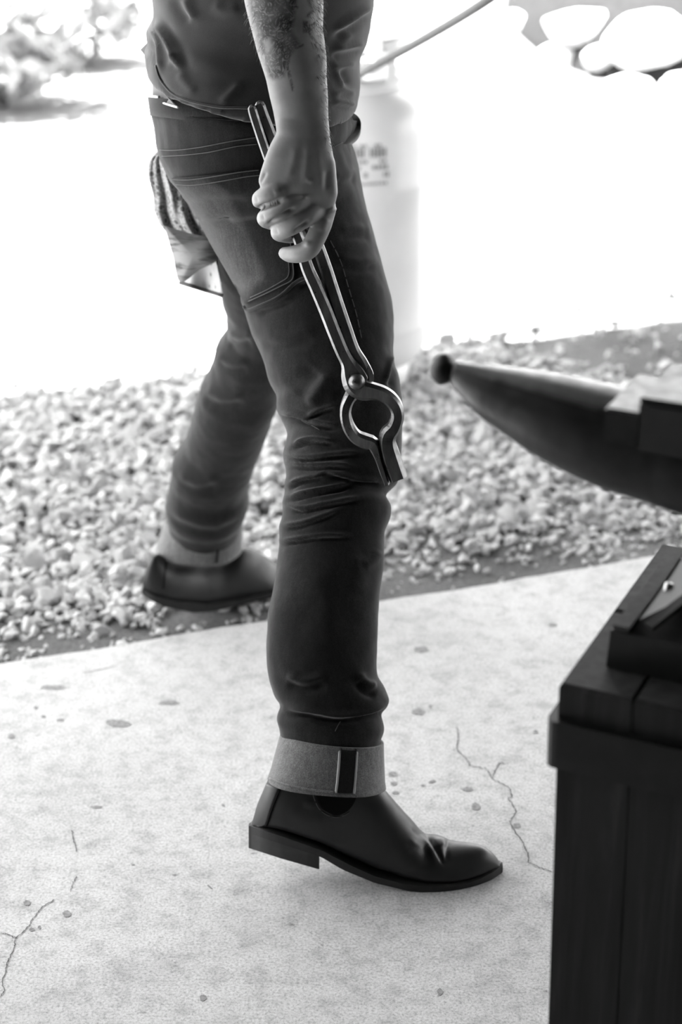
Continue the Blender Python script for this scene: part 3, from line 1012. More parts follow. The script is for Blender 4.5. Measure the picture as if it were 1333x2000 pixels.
TOPN = [(491, 1612), (495, 1596), (504, 1566), (514, 1545), (524, 1520), (540, 1500), (560, 1492), (700, 1500), (730, 1520), (751, 1540), (783, 1577), (800, 1594), (817, 1611), (826, 1625), (832, 1632), (838, 1630), (848, 1627), (858, 1629), (867, 1633), (880, 1640), (900, 1643), (918, 1645), (935, 1648), (947, 1652), (958, 1660), (968, 1669), (976, 1681), (981, 1690)]
WELTN = [(482, 1611), (491, 1614), (560, 1637), (628, 1661), (680, 1688), (733, 1712), (790, 1727), (838, 1733), (880, 1732), (914, 1726), (940, 1716), (964, 1703), (980, 1692), (990, 1688)]
BOTN = [(482, 1626), (500, 1632), (560, 1652), (626, 1673), (670, 1699), (733, 1725), (796, 1740), (851, 1746), (905, 1741), (935, 1733), (956, 1724), (975, 1712), (984, 1702), (992, 1694)]
Y0 = float(pZ(850, 1746, 0.0)[1])
WN = [(480, 0.001), (491, 0.004), (500, 0.010), (510, 0.0165), (524, 0.0225), (550, 0.029), (600, 0.032), (660, 0.031), (740, 0.035), (810, 0.040), (850, 0.040), (880, 0.0375), (900, 0.034), (930, 0.027), (950, 0.0195), (968, 0.011), (978, 0.005), (990, 0.001)]
HT = [(480, 1612), (491, 1614), (560, 1637), (628, 1662)]
HB = [(480, 1654), (482, 1655), (550, 1677), (620, 1697), (640, 1700)]
boot1 = dome_boot('boot', TOPN, WELTN, BOTN, 490, 981, Y0 + 0.047, WN, person, (HT, HB, 486, 624), (M['leather'], M['sole'], M['heel']))
sub = boot1.modifiers.new('sub', 'SUBSURF'); sub.levels = 1; sub.render_levels = 1
dg = bpy.context.evaluated_depsgraph_get()
bm2 = bpy.data.meshes.new_from_object(boot1.evaluated_get(dg)); boot1.modifiers.clear(); boot1.data = bm2
cr = [([(834, 1632), (848, 1650), (860, 1672), (868, 1690)], 4, -0.0035), ([(822, 1632), (838, 1655), (850, 1678)], 7, 0.0022), ([(878, 1640), (874, 1662), (872, 1686)], 5, -0.002), ([(864, 1634), (866, 1655)], 8, 0.002), ([(800, 1640), (825, 1655)], 5, 0.0012), ([(790, 1655), (818, 1645), (834, 1640)], 4, -0.001), ([(796, 1668), (822, 1655), (842, 1650)], 4, -0.0012), ([(806, 1620), (822, 1636)], 3.5, -0.0012), ([(596, 1565), (615, 1575)], 6, 0.0015), ([(560, 1580), (600, 1600), (640, 1605)], 16, 0.0015)]
sculpt(bm2, cr)
bb = bvh_of(bm2)
patch('heel_strip', bb, ([(523, 1532), (508, 1565), (497, 1604), (496, 1610)], [(546, 1538), (532, 1575), (521, 1610), (518, 1618)]), M['leather_tab'], boot1, 8, 20, 0.0014)
stitch('back_seam', bb, [[(548, 1540), (534, 1576), (522, 1612), (519, 1620)]], M['elastic'], boot1, 0.0012, 0)
patch('elastic_gore', bb, ([(614, 1545), (620, 1565), (630, 1580), (648, 1590), (655, 1592)], [(700, 1545), (692, 1568), (680, 1583), (665, 1591), (657, 1592)]), M['elastic'], boot1, 14, 16, 0.0010)
stitch('gore_stitching', bb, [[(611, 1548), (617, 1567), (627, 1583), (646, 1594), (664, 1595), (682, 1587), (694, 1572)]], M['leather_tab'], boot1, 0.0006)

TOPF = [(279, 1135), (284, 1115), (290, 1100), (298, 1086), (306, 1080), (316, 1084), (340, 1098), (400, 1102), (440, 1096), (460, 1080), (470, 1068), (488, 1070), (504, 1077), (522, 1088), (540, 1102), (570, 1112), (600, 1118), (625, 1126), (645, 1142)]
WELTF = [(276, 1150), (300, 1164), (340, 1176), (400, 1182), (470, 1172), (530, 1158), (600, 1146), (650, 1142)]
BOTF = [(276, 1160), (292, 1172), (319, 1185), (378, 1197), (420, 1194), (480, 1180), (530, 1167), (600, 1155), (650, 1150)]
WF = [(274, 0.001), (280, 0.006), (288, 0.014), (298, 0.022), (315, 0.030), (345, 0.036), (400, 0.038), (460, 0.037), (540, 0.040), (590, 0.036), (620, 0.024), (640, 0.010), (652, 0.001)]
YF = lambda u: 2.642 + (np.asarray(u) - 400) * 0.00055
boot2 = dome_boot('boot', TOPF, WELTF, BOTF, 279, 645, YF, WF, person, None, (M['leather'], M['sole'], M['heel']))
bb2 = bvh_of(boot2.data)
stitch('back_seam', bb2, [[(326, 1090), (322, 1120), (319, 1150)]], M['elastic'], boot2, 0.0008, 0)

# --- shirt
SL = [(-790, 455), (-720, 400), (-650, 325), (-560, 262), (-520, 250), (-300, 262), (-100, 285), (0, 300), (20, 302), (36, 302), (56, 288), (71, 289), (84, 293), (97, 284), (112, 286), (131, 288), (150, 295), (165, 303), (185, 312), (205, 322)]
SR = [(-790, 560), (-720, 600), (-650, 655), (-560, 695), (-520, 702), (-300, 738), (-100, 742), (0, 733), (20, 730), (37, 726), (86, 715), (105, 706), (120, 701), (140, 702), (161, 704), (180, 702), (200, 698), (222, 693)]
s = np.linspace(0, 1, 240)
vL = -790 + s * (141 + 790); vR = -790 + s * (216 + 790)
uL = interp(SL, vL); uR = interp(SR, vR)
uL = smooth1(uL, 1); uR = smooth1(uR, 2)
yc = interp([(-790, 2.29), (-640, 2.28), (-300, 2.27), (0, 2.25), (220, HIPY)], vL)
V, F = loft(pY(uL, vL, yc), pY(uR, vR, yc), interp([(-790, 1.1), (-720, 1.5), (-650, 1.35), (-500, 1.3), (-200, 1.2), (0, 1.15), (100, 1.25), (163, 1.40)], vL), 90, 2.2, bdir=(0, 1, 0))
mb = MB().add(V, F)
# short sleeves round the upper arms
def sleeve(my):
    T = resample([(478, -690, 2.19, 80), (478, -640, 2.15, 104), (484, -560, 2.11, 108), (505, -430, 2.065, 100), (535, -300, 2.045, 92), (545, -215, 2.035, 92)], 40)
    P = [(T[:, 0] - T[:, 3]), (T[:, 0] + T[:, 3])]
    PL, PR = pY(P[0], T[:, 1], T[:, 2]), pY(P[1], T[:, 1], T[:, 2])
    if my:
        PL, PR = PL.copy(), PR.copy(); PL[:, 1] = 2 * 2.26 - PL[:, 1]; PR[:, 1] = 2 * 2.26 - PR[:, 1]
    return loft(PL, PR, 0.95, 40)
mb.add(*sleeve(False)); mb.add(*sleeve(True))
shm = voxel(mb, 0.0034, 3, 'shirt')
SST = [([(302, 36), (317, 64), (336, 101), (350, 125), (361, 143)], 7, 0.008), ([(318, 36), (333, 64), (352, 96), (372, 140)], 9, -0.003),
       ([(288, 62), (303, 70), (312, 95), (313, 140)], 5, 0.006), ([(292, 78), (301, 90), (305, 130)], 5, -0.003),
       ([(362, -10), (370, 22), (385, 40)], 10, 0.006), ([(336, -5), (350, 20), (372, 44)], 9, -0.004), ([(411, 5), (440, 22), (470, 15)], 12, 0.004),
       ([(430, 206), (452, 184), (471, 160)], 8, 0.004), ([(345, 100), (330, 130)], 6, 0.003), ([(345, 142), (372, 172), (384, 184)], 8, 0.003),
       ([(732, 8), (693, 34), (648, 62)], 7, 0.006), ([(728, 28), (690, 54), (650, 80)], 7, -0.005), ([(716, 84), (681, 93), (646, 97)], 6, 0.005), ([(712, 100), (681, 109), (646, 112)], 7, -0.004),
       ([(698, 124), (666, 129), (646, 126)], 6, 0.004), ([(655, 138), (662, 155), (672, 168)], 5, 0.004), ([(668, 136), (675, 152), (684, 164)], 6, -0.004), ([(646, 190), (670, 177), (698, 186)], 6, 0.004),
       ([(646, 199), (672, 200), (698, 207)], 5, 0.005), ([(646, 208), (672, 210), (698, 217)], 5, -0.003), ([(688, 60), (668, 84), (656, 92)], 9, 0.003)]
SST += [([(304, 132), (320, 170), (345, 194), (390, 209), (430, 216), (500, 217)], 4, -0.003), ([(322, 190), (346, 212), (390, 224), (430, 230)], 5, 0.002)]
SST = [(a_, w_ * 1.1, h_ * 0.85) for a_, w_, h_ in SST]
sculpt(shm, SST)
V, N = getv(shm)
V = V + N * (0.003 * fnoise(V, 10.0, 1) + 0.0012 * fnoise(V, 30.0, 5))[:, None]
setv(shm, V)
shirt = put('shirt', shm, M['shirt'], person)
# the loose hem: a turned edge hanging over the waistband
sb = bvh_of(shm)
stitch('hem_seam', sb, [[(306, 128), (312, 150), (322, 166), (345, 187), (390, 202), (430, 209), (470, 211), (510, 211)]], M['shirt'], shirt, 0.0013, 0)
# back corner flap
fl = [pY(293, 78, 2.24), pY(274, 97, 2.30), pY(286, 112, 2.28), pY(289, 131, 2.26), pY(297, 152, 2.2), pY(304, 120, 2.18)]
V = np.array(fl + [p + np.array([0.002, 0.006, 0]) for p in fl])
MB().add(V, [(0, 1, 2, 5), (2, 3, 4, 5), (11, 8, 7, 6), (11, 10, 9, 8)] + [(i, (i + 1) % 6, (i + 1) % 6 + 6, i + 6) for i in range(6)]).build('hem_flap', M['shirt'], shirt, False)

# --- body: arm and hand in one skin, the second arm, neck and head
mb = MB()
AL = [(-230, 452), (-120, 462), (0, 477), (56, 490), (109, 505), (157, 520), (190, 527), (220, 534), (245, 539), (259, 541)]
AR = [(-230, 640), (-120, 636), (0, 632), (56, 631), (112, 636), (169, 640), (225, 642), (244, 643), (266, 644)]
s = np.linspace(0, 1, 140)
vv = -230 + s * 500
V, F = loft(pY(smooth1(interp(AL, vv), 3), vv, interp([(-230, 2.035), (0, 1.995), (150, 1.972), (270, 1.962)], vv)), pY(smooth1(interp(AR, vv), 3), vv, interp([(-230, 2.035), (0, 1.995), (150, 1.972), (270, 1.962)], vv)), interp([(-230, 0.92), (0, 0.82), (150, 0.70), (270, 0.56)], vv), 48)
mb.add(V, F)
T = resample([(482, -600, 2.13, 70), (490, -560, 2.11, 86), (505, -480, 2.08, 84), (540, -320, 2.05, 80), (547, -200, 2.035, 88)], 50)
V, F = loft(pY(T[:, 0] - T[:, 3], T[:, 1], T[:, 2]), pY(T[:, 0] + T[:, 3], T[:, 1], T[:, 2]), 0.95, 40)
mb.add(V, F)
PLt = [(214, 556), (228, 542), (240, 539.5), (259, 541), (272, 534), (283, 528), (306, 518), (328, 511), (349, 505.5), (357, 506), (366, 512), (380, 530), (396, 552), (412, 576), (428, 604)]
PRt = [(214, 622), (228, 637), (240, 642), (266, 644), (292, 649), (333, 654), (376, 659), (398, 655), (414, 651.5), (428, 645)]
vv = np.linspace(216, 427, 76)
yy = interp([(238, 1.962), (300, 1.955), (360, 1.952), (427, 1.957)], vv)
V, F = loft(pY(smooth1(interp(PLt, vv), 1), vv, yy), pY(smooth1(interp(PRt, vv), 1), vv, yy), interp([(238, 0.56), (300, 0.50), (360, 0.44), (400, 0.46), (427, 0.6)], vv), 44, 2.3, bdir=(0.12, 0.97, 0.1))
mb.add(V, F)
FING = [
    [(594, 348, 1.952, 21), (560, 364, 1.940, 19.5), (530, 378, 1.938, 18.5), (511, 387, 1.950, 17.5), (510, 393, 1.972, 16), (530, 398, 2.000, 15), (556, 392, 2.010, 14)],
    [(614, 374, 1.950, 22), (578, 395, 1.936, 20.5), (546, 412, 1.934, 19.5), (523, 424, 1.946, 18.5), (521, 430, 1.970, 17), (545, 434, 2.002, 16), (574, 424, 2.012, 15)],
    [(634, 398, 1.953, 22), (602, 420, 1.938, 21), (574, 438, 1.936, 20), (551, 449, 1.946, 19), (548, 455, 1.970, 17.5), (572, 458, 2.002, 16.5), (600, 446, 2.012, 15)],
    [(636, 410, 1.958, 21), (628, 440, 1.950, 20.5), (617, 466, 1.946, 20), (604, 486, 1.946, 20), (584, 495, 1.950, 18.5), (566, 497, 1.958, 16), (557, 495, 1.964, 13)],
    [(625, 310, 1.985, 20), (632, 345, 2.008, 21), (625, 385, 2.022, 19), (604, 408, 2.03, 17), (590, 420, 2.03, 14)],
]
for k_, t_ in enumerate(FING):
    t_ = [(a_, b_, y_ + (0.010, 0.005, 0.002, 0, 0, 0, 0)[i_] * (k_ < 3), r_) for i_, (a_, b_, y_, r_) in enumerate(t_)]
    mb.add(*chain(t_, 40, 20))
am = voxel(mb, 0.0014, 9, 'body')
HST = [([(556, 388), (535, 397), (512, 405), (498, 408)], 4, -0.0055), ([(580, 406), (556, 418), (534, 432), (520, 440)], 4, -0.0055), ([(606, 430), (588, 442), (570, 456)], 4, -0.003), ([(500, 384), (503, 396)], 3, -0.0012), ([(512, 418), (516, 430)], 3, -0.0012), ([(538, 446), (542, 458)], 3, -0.0012), ([(535, 378), (550, 372)], 9, 0.001), ([(640, 425), (628, 455)], 8, 0.0015),
       ([(592, 380), (594, 392)], 9, 0.003), ([(612, 356), (604, 352), (598, 354)], 4, 0.0015), ([(648, 300), (652, 350), (650, 395)], 7, 0.0022), ([(640, 330), (636, 375)], 6, -0.0014),
       ([(578, 285), (572, 320), (560, 350)], 8, 0.0008), ([(602, 280), (600, 320), (594, 360)], 7, 0.0009), ([(620, 285), (624, 330), (628, 375)], 7, 0.0007), ([(645, 405), (652, 415)], 9, 0.0022),
       ([(520, 335), (512, 352), (508, 360)], 4, -0.0015), ([(603, 470), (600, 482)], 6, 0.0012),
       ([(640, 60), (636, 110), (628, 150)], 10, 0.0015)]
sculpt(am, HST)
V, N = getv(am)
V = V + N * (0.0006 * fnoise(V, 40, 2))[:, None]
setv(am, V)
u, v, z = proj(V)
fc = np.clip(-(nrm(V - C0) * N).sum(1) * 4 + 0.3, 0, 1)
ink = 0.92 * poly_soft(u, v, [(470, -160), (560, -160), (585, -40), (572, 60), (585, 85), (566, 112), (556, 150), (532, 156), (524, 150), (516, 118), (508, 96), (498, 60), (486, 10)], 10)
ink = np.maximum(ink, 0.9 * poly_soft(u, v, [(592, 40), (606, 42), (608, 64), (592, 64)], 4))
for L, w in (([(592, 88), (575, 96), (566, 110), (562, 130), (568, 150), (572, 172)], 2.2), ([(548, 96), (556, 118), (562, 140), (572, 176)], 2.0), ([(560, 100), (563, 120)], 4), ([(604, 64), (613, 76), (618, 84)], 2.0), ([(604, 0), (612, 20), (602, 30)], 4), ([(552, 10), (580, 14)], 3), ([(536, 30), (556, 52), (566, 62)], 2), ([(560, 60), (572, 40)], 2)):
    d, _ = seg_dist(u, v, L); ink = np.maximum(ink, 0.95 * np.exp(-(d / w) ** 2))
ink *= 1 - 0.9 * poly_soft(u, v, [(515, 80), (528, 74), (533, 92), (522, 103)], 9)
ink *= 0.92 + 0.45 * fnoise(V, 70.0, 9)
ink = np.clip(ink, 0, 1)
ink = ink * fc
vcol(am, 'ink', ink)
body = put('body', am, M['skin'], person)
# second arm, neck and head joined on (out of the picture or behind the body)
Vm = V.copy(); Vm[:, 1] = 2 * 2.26 - Vm[:, 1]
mh = MB()
hx, hy, hz = -0.085, 2.29, 1.42
prof = [(0.075, -0.12), (0.06, -0.02), (0.056, 0.06), (0.062, 0.09), (0.078, 0.12), (0.09, 0.17), (0.092, 0.215), (0.086, 0.255), (0.07, 0.29), (0.04, 0.312), (0.01, 0.32)]
Vh, Fh = lathe([(r, hz + z_) for r, z_ in prof], hx + 0.02, hy, 32)
Vh[:, 0] = hx + 0.02 + (Vh[:, 0] - hx - 0.02) * 1.12 + np.clip(Vh[:, 2] - hz, 0, 0.3) * 0.1
mh.add(Vh, Fh + [tuple(range(32))[::-1], tuple(range(10 * 32, 11 * 32))])
nose = [(hx + 0.128, hy, hz + 0.205), (hx + 0.146, hy, hz + 0.165), (hx + 0.128, hy, hz + 0.148)]
mh.add(*tube3(np.array(nose), [0.010, 0.015, 0.012], 10))
for sgn in (-1, 1):
    mh.add(*tube3(np.array([(hx + 0.02, hy + sgn * 0.092, hz + 0.14), (hx + 0.01, hy + sgn * 0.10, hz + 0.17), (hx + 0.025, hy + sgn * 0.10, hz + 0.20)]), [0.008, 0.016, 0.012], 10))
mh.add(*tube3(np.array([(hx + 0.100, hy - 0.025, hz + 0.118), (hx + 0.110, hy, hz + 0.119), (hx + 0.100, hy + 0.025, hz + 0.118)]), 0.008, 8))
hm = voxel(mh, 0.004, 4, 'head')
bm = bmesh.new(); bm.from_mesh(am)
k0 = len(bm.verts)
bm.from_mesh(hm)
tmp = am.copy()
Fl = [tuple(p.vertices)[::-1] for p in tmp.polygons]
tmp2 = bpy.data.meshes.new('t'); tmp2.from_pydata(Vm.tolist(), [], Fl); tmp2.update()
bm.from_mesh(tmp2)
bm.to_mesh(am); bm.free()
ca = am.color_attributes['ink']; cd = np.empty(len(am.vertices) * 4, np.float32); ca.data.foreach_get('color', cd)
cd = cd.reshape(-1, 4); cd[k0:, :3] = 0; ca.data.foreach_set('color', cd.ravel())
am.polygons.foreach_set('use_smooth', [True] * len(am.polygons))
# hair on the head
Vc, Fc = lathe([(0.098, hz + 0.17), (0.101, hz + 0.22), (0.096, hz + 0.265), (0.078, hz + 0.30), (0.045, hz + 0.325), (0.01, hz + 0.333)], hx + 0.02, hy, 32)
Vc[:, 0] = hx + 0.015 + (Vc[:, 0] - hx - 0.02) * 1.12 + np.clip(Vc[:, 2] - hz, 0, 0.3) * 0.08
MB().add(Vc, Fc).build('hair', M['head_hair'], person)
# fine hair along the forearm
ab = bvh_of(tmp)
mb = MB()
Vt, Nt = getv(tmp)
u, v, z = proj(Vt)
cand = np.where((v > -40) & (v < 300) & (u > 600) & (Nt[:, 0] > 0.55))[0]
cand2 = np.where((v > -40) & (v < 120) & (u < 545) & (Nt[:, 0] < -0.6))[0]
sel = np.concatenate([rng.choice(cand, 620), rng.choice(cand2, 60)])
for i in sel:
    p = Vt[i]; nn = Nt[i]
    ln = rng.uniform(0.004, 0.009)
    d1 = nrm(nn * 0.8 + np.array([rng.normal(0, .2), rng.normal(0, .2), -0.7]))
    d2 = nrm(nn * 0.35 + np.array([rng.normal(0, .2), rng.normal(0, .2), -1.0]))
    q = np.array([p, p + d1 * ln * 0.5, p + d1 * ln * 0.5 + d2 * ln * 0.6])
    mb.add(*tube3(q, [0.00022, 0.00018, 0.00005], 3))
hr = mb.build('arm_hair', M['hair'], person)
hr['kind'] = 'stuff'

# ------------------------------------------------------------------ tongs
tongs = thing('tongs', 'forged steel blacksmith tongs held in the hand, round open bit and flat jaws', 'tongs', pY(760, 945, 1.95))
YT = lambda v: float(np.interp(v, [200, 330, 500, 740, 945], [1.990, 1.985, 1.983, 1.958, 1.938]))
def tt_(rows): return [(u, v, YT(v) + (r[0] if r else 0), h, d) for u, v, h, d, *r in rows]
A = tt_([(490, 205, 2.5, .002), (491, 207, 6, .004), (493, 213, 8.5, .005), (500, 236, 9, .005), (523, 305, 9, .005), (560, 405, 9.5, .005), (585, 470, 11, .0055), (600, 521, 12, .006), (618, 562, 12.5, .006), (636, 604, 13, .006), (652, 645, 13, .006), (668, 684, 13, .006), (680, 708, 14, .006), (688, 728, 22, .006), (696, 748, 25, .006), (708, 761, 20, .006),
         (728, 764, 16, .007), (746, 768, 14, .008), (762, 778, 13.5, .009), (774, 794, 13, .009), (777, 813, 12.5, .009), (770, 833, 13, .009), (759, 848, 16, .009), (757, 866, 17, .010), (764, 892, 18.5, .011), (772, 915, 18, .011), (779, 934, 17.5, .011)])
B = tt_([(504, 198, 3, .002, .004), (505, 200, 7, .004, .004), (508, 207, 10, .005, .004), (516, 230, 10.5, .005, .004), (540, 290, 10.5, .005, .004), (580, 385, 10.5, .005, .004), (615, 465, 11.5, .0055, .004), (634, 516, 12, .006, .004), (648, 560, 12.5, .006, .004), (662, 604, 13, .006, .004), (676, 645, 13, .006, .005), (690, 684, 13, .006, .007), (703, 712, 17, .006, .010), (706, 735, 25, .006, .012), (700, 755, 24, .006, .012), (690, 768, 14, .006, .010),
         (681, 782, 11, .007, .006), (676, 797, 11, .008, .003), (676, 814, 11, .009, 0), (682, 834, 11.5, .009, 0), (695, 852, 12, .009, 0), (713, 861, 13, .009, 0), (728, 866, 12, .009, 0), (735, 880, 9, .010, 0), (741, 898, 6.5, .010, 0), (749, 922, 6, .010, 0), (757, 945, 5, .009, 0)])
V, F = bar(A, 0.006, 150, 20, 3.6); MB().add(V, F).build('tong_half', M['steel'], tongs, False)
V, F = bar(B, 0.006, 150, 20, 3.6); MB().add(V, F).build('tong_half', M['steel'], tongs, False)
for (u, v, r, dy) in ((493.5, 214, 8.4, 0), (508.5, 207, 9.8, .004)):
    pass
# rivet: domed head on the near side
rc = pY(697, 745, YT(745) - 0.006)
mb = MB(); rr = 16.5 * proj(rc)[2] / FPX
ax = nrm(np.array([0, -1.0, 0.1])); x = np.array([1.0, 0, 0]); y = np.cross(ax, x)
rows = []
for q in np.linspace(0, math.pi / 2, 9):
    ph = np.linspace(0, 2 * math.pi, 24, endpoint=False)
    rows.append(rc + ax * 0.010 * math.sin(q) + np.outer(np.cos(ph), x) * rr * max(math.cos(q), 0.02) + np.outer(np.sin(ph), y) * rr * max(math.cos(q), 0.02))
mb.add(np.concatenate(rows), strip_faces(9, 24) + [tuple(range(8 * 24, 9 * 24))])
mb.build('rivet', M['steel'], tongs)

# ------------------------------------------------------------------ bandana in the far back pocket
band = thing('bandana', 'patterned grey bandana hanging folded from the back pocket of the jeans', 'bandana', pY(380, 578, 2.33))
BL = [(300, 306), (306, 297), (314, 291), (331, 289), (343, 289), (382, 299.5), (412, 301), (436, 310), (457, 327), (480, 334), (502, 341), (530, 347), (552, 352)]
BR = [(300, 330), (340, 372), (400, 410), (450, 440), (500, 470), (560, 470)]
nv_, nu_ = 70, 60
rows = []
for v in np.linspace(301, 552, nv_):
    a, b = interp(BL, v), interp(BR, v)
    s = np.linspace(0, 1, nu_)
    u = a + (b - a) * s
    amp = 0.007 * np.interp(v, [300, 340, 450, 552], [0.5, 1, 0.8, 0.5])
    yv = 2.335 + amp * np.sin(s * 17 + 1.2 * math.sin(v * 0.02) + v * 0.008) + 0.004 * np.sin(s * 31 + v * 0.05) + 0.04 * (1 - s) ** 2
    vv = v + 14 * s * (v - 300) / 250 * 0.3
    rows.append(pY(u, vv, yv))
Gb = np.array(rows); Bk = Gb + np.array([0.001, 0.018, 0])
V = np.concatenate([Gb.reshape(-1, 3), Bk[::-1].reshape(-1, 3), Gb[0]])
MB().add(V, strip_faces(2 * nv_ + 1, nu_, False)).build('folded_cloth', M['bandana'], band)
# pale bottom corner, turned under
A_ = resample([(327, 457, 2.338), (341, 502, 2.335), (352, 552, 2.33)], 30)
B_ = resample([(400, 480, 2.318), (420, 506, 2.315), (436, 578, 2.318)], 30)
rows = []
for i in range(30):
    s = np.linspace(0, 1, 40)[:, None]
    T = A_[i] * (1 - s) + B_[i] * s
    rows.append(pY(T[:, 0], T[:, 1] + 0 * s[:, 0], T[:, 2] - 0.008 + 0.006 * np.sin(s[:, 0] * 9 + i * 0.08) * (i / 29)))
Gc = np.array(rows); Bk = Gc + np.array([0, 0.003, 0])
V = np.concatenate([Gc.reshape(-1, 3), Bk[::-1].reshape(-1, 3), Gc[0]])
MB().add(V, strip_faces(61, 40, False)).build('corner_flap', M['bandana_pale'], band)
MB().add(*tube3(Gc[-1], 0.0028, 6)).build('hem', M['bandana_edge'], band)
Tf = resample([(322, 444, 2.30), (370, 458, 2.296), (420, 472, 2.292), (426, 506, 2.292), (390, 527, 2.296), (352, 551, 2.30), (338, 500, 2.30)], 50)
P0 = pY(Tf[:, 0], Tf[:, 1], Tf[:, 2])
cen = P0.mean(0)
mb = MB(); mb.add(np.concatenate([P0, [cen + np.array([0, -0.006, 0])], P0 + [0, 0.006, 0]]), [(50, (i + 1) % 50, i) for i in range(50)] + [(i, (i + 1) % 50, (i + 1) % 50 + 51, i + 51) for i in range(50)])
mb.build('turned_fold', M['bandana_mid'], band)

# ------------------------------------------------------------------ gas cylinder
TR_ = 0.155
tb = pZ(683, 803, -0.03)
tcx, tcy = float(pY(838, 560, tb[1] + TR_)[0]) - TR_ * 1.0, float(tb[1]) + TR_
tank = thing('gas_cylinder', 'white upright gas cylinder standing on the gravel behind the walking legs', 'gas cylinder', (tcx, tcy, -0.03))
zt = float(pY(760, 262, tcy - TR_ * 0.8)[2])
prof = [(0.01, 0.035), (0.10, 0.03), (0.135, 0.045), (0.150, 0.07), (TR_, 0.11), (TR_, 0.115), (TR_ + .0015, 0.12), (TR_ + .0015, 0.128), (TR_, 0.132), (TR_, 0.30), (TR_, zt - 0.125), (TR_ + .0018, zt - 0.12), (TR_ + .0018, zt - 0.106), (TR_, zt - 0.10), (TR_, zt - 0.01), (0.150, zt + 0.02), (0.135, zt + 0.048), (0.11, zt + 0.068), (0.07, zt + 0.082), (0.03, zt + 0.088), (0.004, zt + 0.089)]
V, F = lathe(prof, tcx, tcy, 64); MB().add(V, F).build('tank_body', M['tank'], tank)
V, F = lathe([(0.112, -0.03), (0.115, -0.03), (0.118, 0.05), (0.115, 0.05), (0.112, -0.03)], tcx, tcy, 48); MB().add(V, F).build('foot_ring', M['tank'], tank)
ph = np.linspace(math.radians(-60), math.radians(240), 60)
for (z0, z1, r0, a0, a1) in ((zt + 0.06, zt + 0.10, 0.100, -90, 200), (zt + 0.15, zt + 0.175, 0.100, -60, 240)):
    ph = np.radians(np.linspace(a0, a1, 60)); r1 = r0 + 0.004
    ring = lambda r, z_: np.stack([tcx + r * np.cos(ph), tcy + r * np.sin(ph), np.full(60, z_)], 1)
    V = np.concatenate([ring(r0, z0), ring(r0, z1), ring(r1, z1), ring(r1, z0), ring(r0, z0)])
    MB().add(V, strip_faces(5, 60, False)).build('collar', M['tank'], tank)
for ang in (-48, 60, 180):
    a = math.radians(ang); p = np.array([tcx + 0.102 * math.cos(a), tcy + 0.102 * math.sin(a), zt + 0.09])
    tn = np.array([-math.sin(a), math.cos(a), 0]) * 0.012; rd = np.array([math.cos(a), math.sin(a), 0]) * 0.003; hh = np.array([0, 0, 0.075])
    MB().add(*hexa([p - tn - rd, p + tn - rd, p + tn + rd, p - tn + rd, p - tn - rd + hh, p + tn - rd + hh, p + tn + rd + hh, p - tn + rd + hh])).build('collar_post', M['tank'], tank, False)
V, F = lathe([(0.002, zt + 0.08), (0.016, zt + 0.08), (0.016, zt + 0.11), (0.010, zt + 0.112), (0.010, zt + 0.125), (0.024, zt + 0.127), (0.024, zt + 0.138), (0.002, zt + 0.14)], tcx, tcy, 20)
MB().add(V, F).build('valve', M['brass'], tank)
# rows of print on the side (too blurred in the picture to read)
mb = MB()
def onc(u, v):
    d = ray(u, v); o = C0[:2] - np.array([tcx, tcy]); d2 = d[:2]
    a = d2 @ d2; b = 2 * o @ d2; c_ = o @ o - (TR_ + 0.0008) ** 2
    t = (-b - math.sqrt(max(b * b - 4 * a * c_, 0))) / (2 * a)
    return C0 + d * t
ROWS = [(660, 757, 302, 9, -5, 0.75), (655, 745, 288, 3, -4, 0.4), (690, 756, 318, 3, -4, 0.5), (690, 758, 330, 4, -5, 0.5), (690, 757, 344, 5, -4, 0.55), (700, 757, 361, 2.5, -4, 0.9)]
for ua, ub, v0, hh, sl_, p in ROWS:
    x = ua
    while x < ub:
        w = rng.uniform(3, 7)
        if rng.random() < p:
            vv = v0 + sl_ * (x - ua) / (ub - ua)
            q = [onc(x, vv + hh), onc(x + w, vv + hh), onc(x + w, vv - hh), onc(x, vv - hh)]
            mb.add(np.array(q), [(0, 1, 2, 3)])
        x += w + rng.uniform(1, 2.5)
mb.build('label_print', M['print'], tank, False)

# ------------------------------------------------------------------ hose
hs = resample([(676, 160, tcy - 0.02), (715, 138, 3.45), (800, 92, 3.3), (880, 46, 3.15), (950, 2, 3.02), (1050, -68, 2.9), (1180, -170, 2.8)], 60)
P = pY(hs[:, 0], hs[:, 1], hs[:, 2])
P = np.concatenate([[[tcx + 0.01, tcy, zt + 0.105]], P])
hose = MB().add(*tube3(P, np.linspace(0.0085, 0.0078, len(P)), 10)).build('hose', M['hose'])
tag(hose, 'grey gas hose rising taut to the upper right from the white cylinder', 'hose')

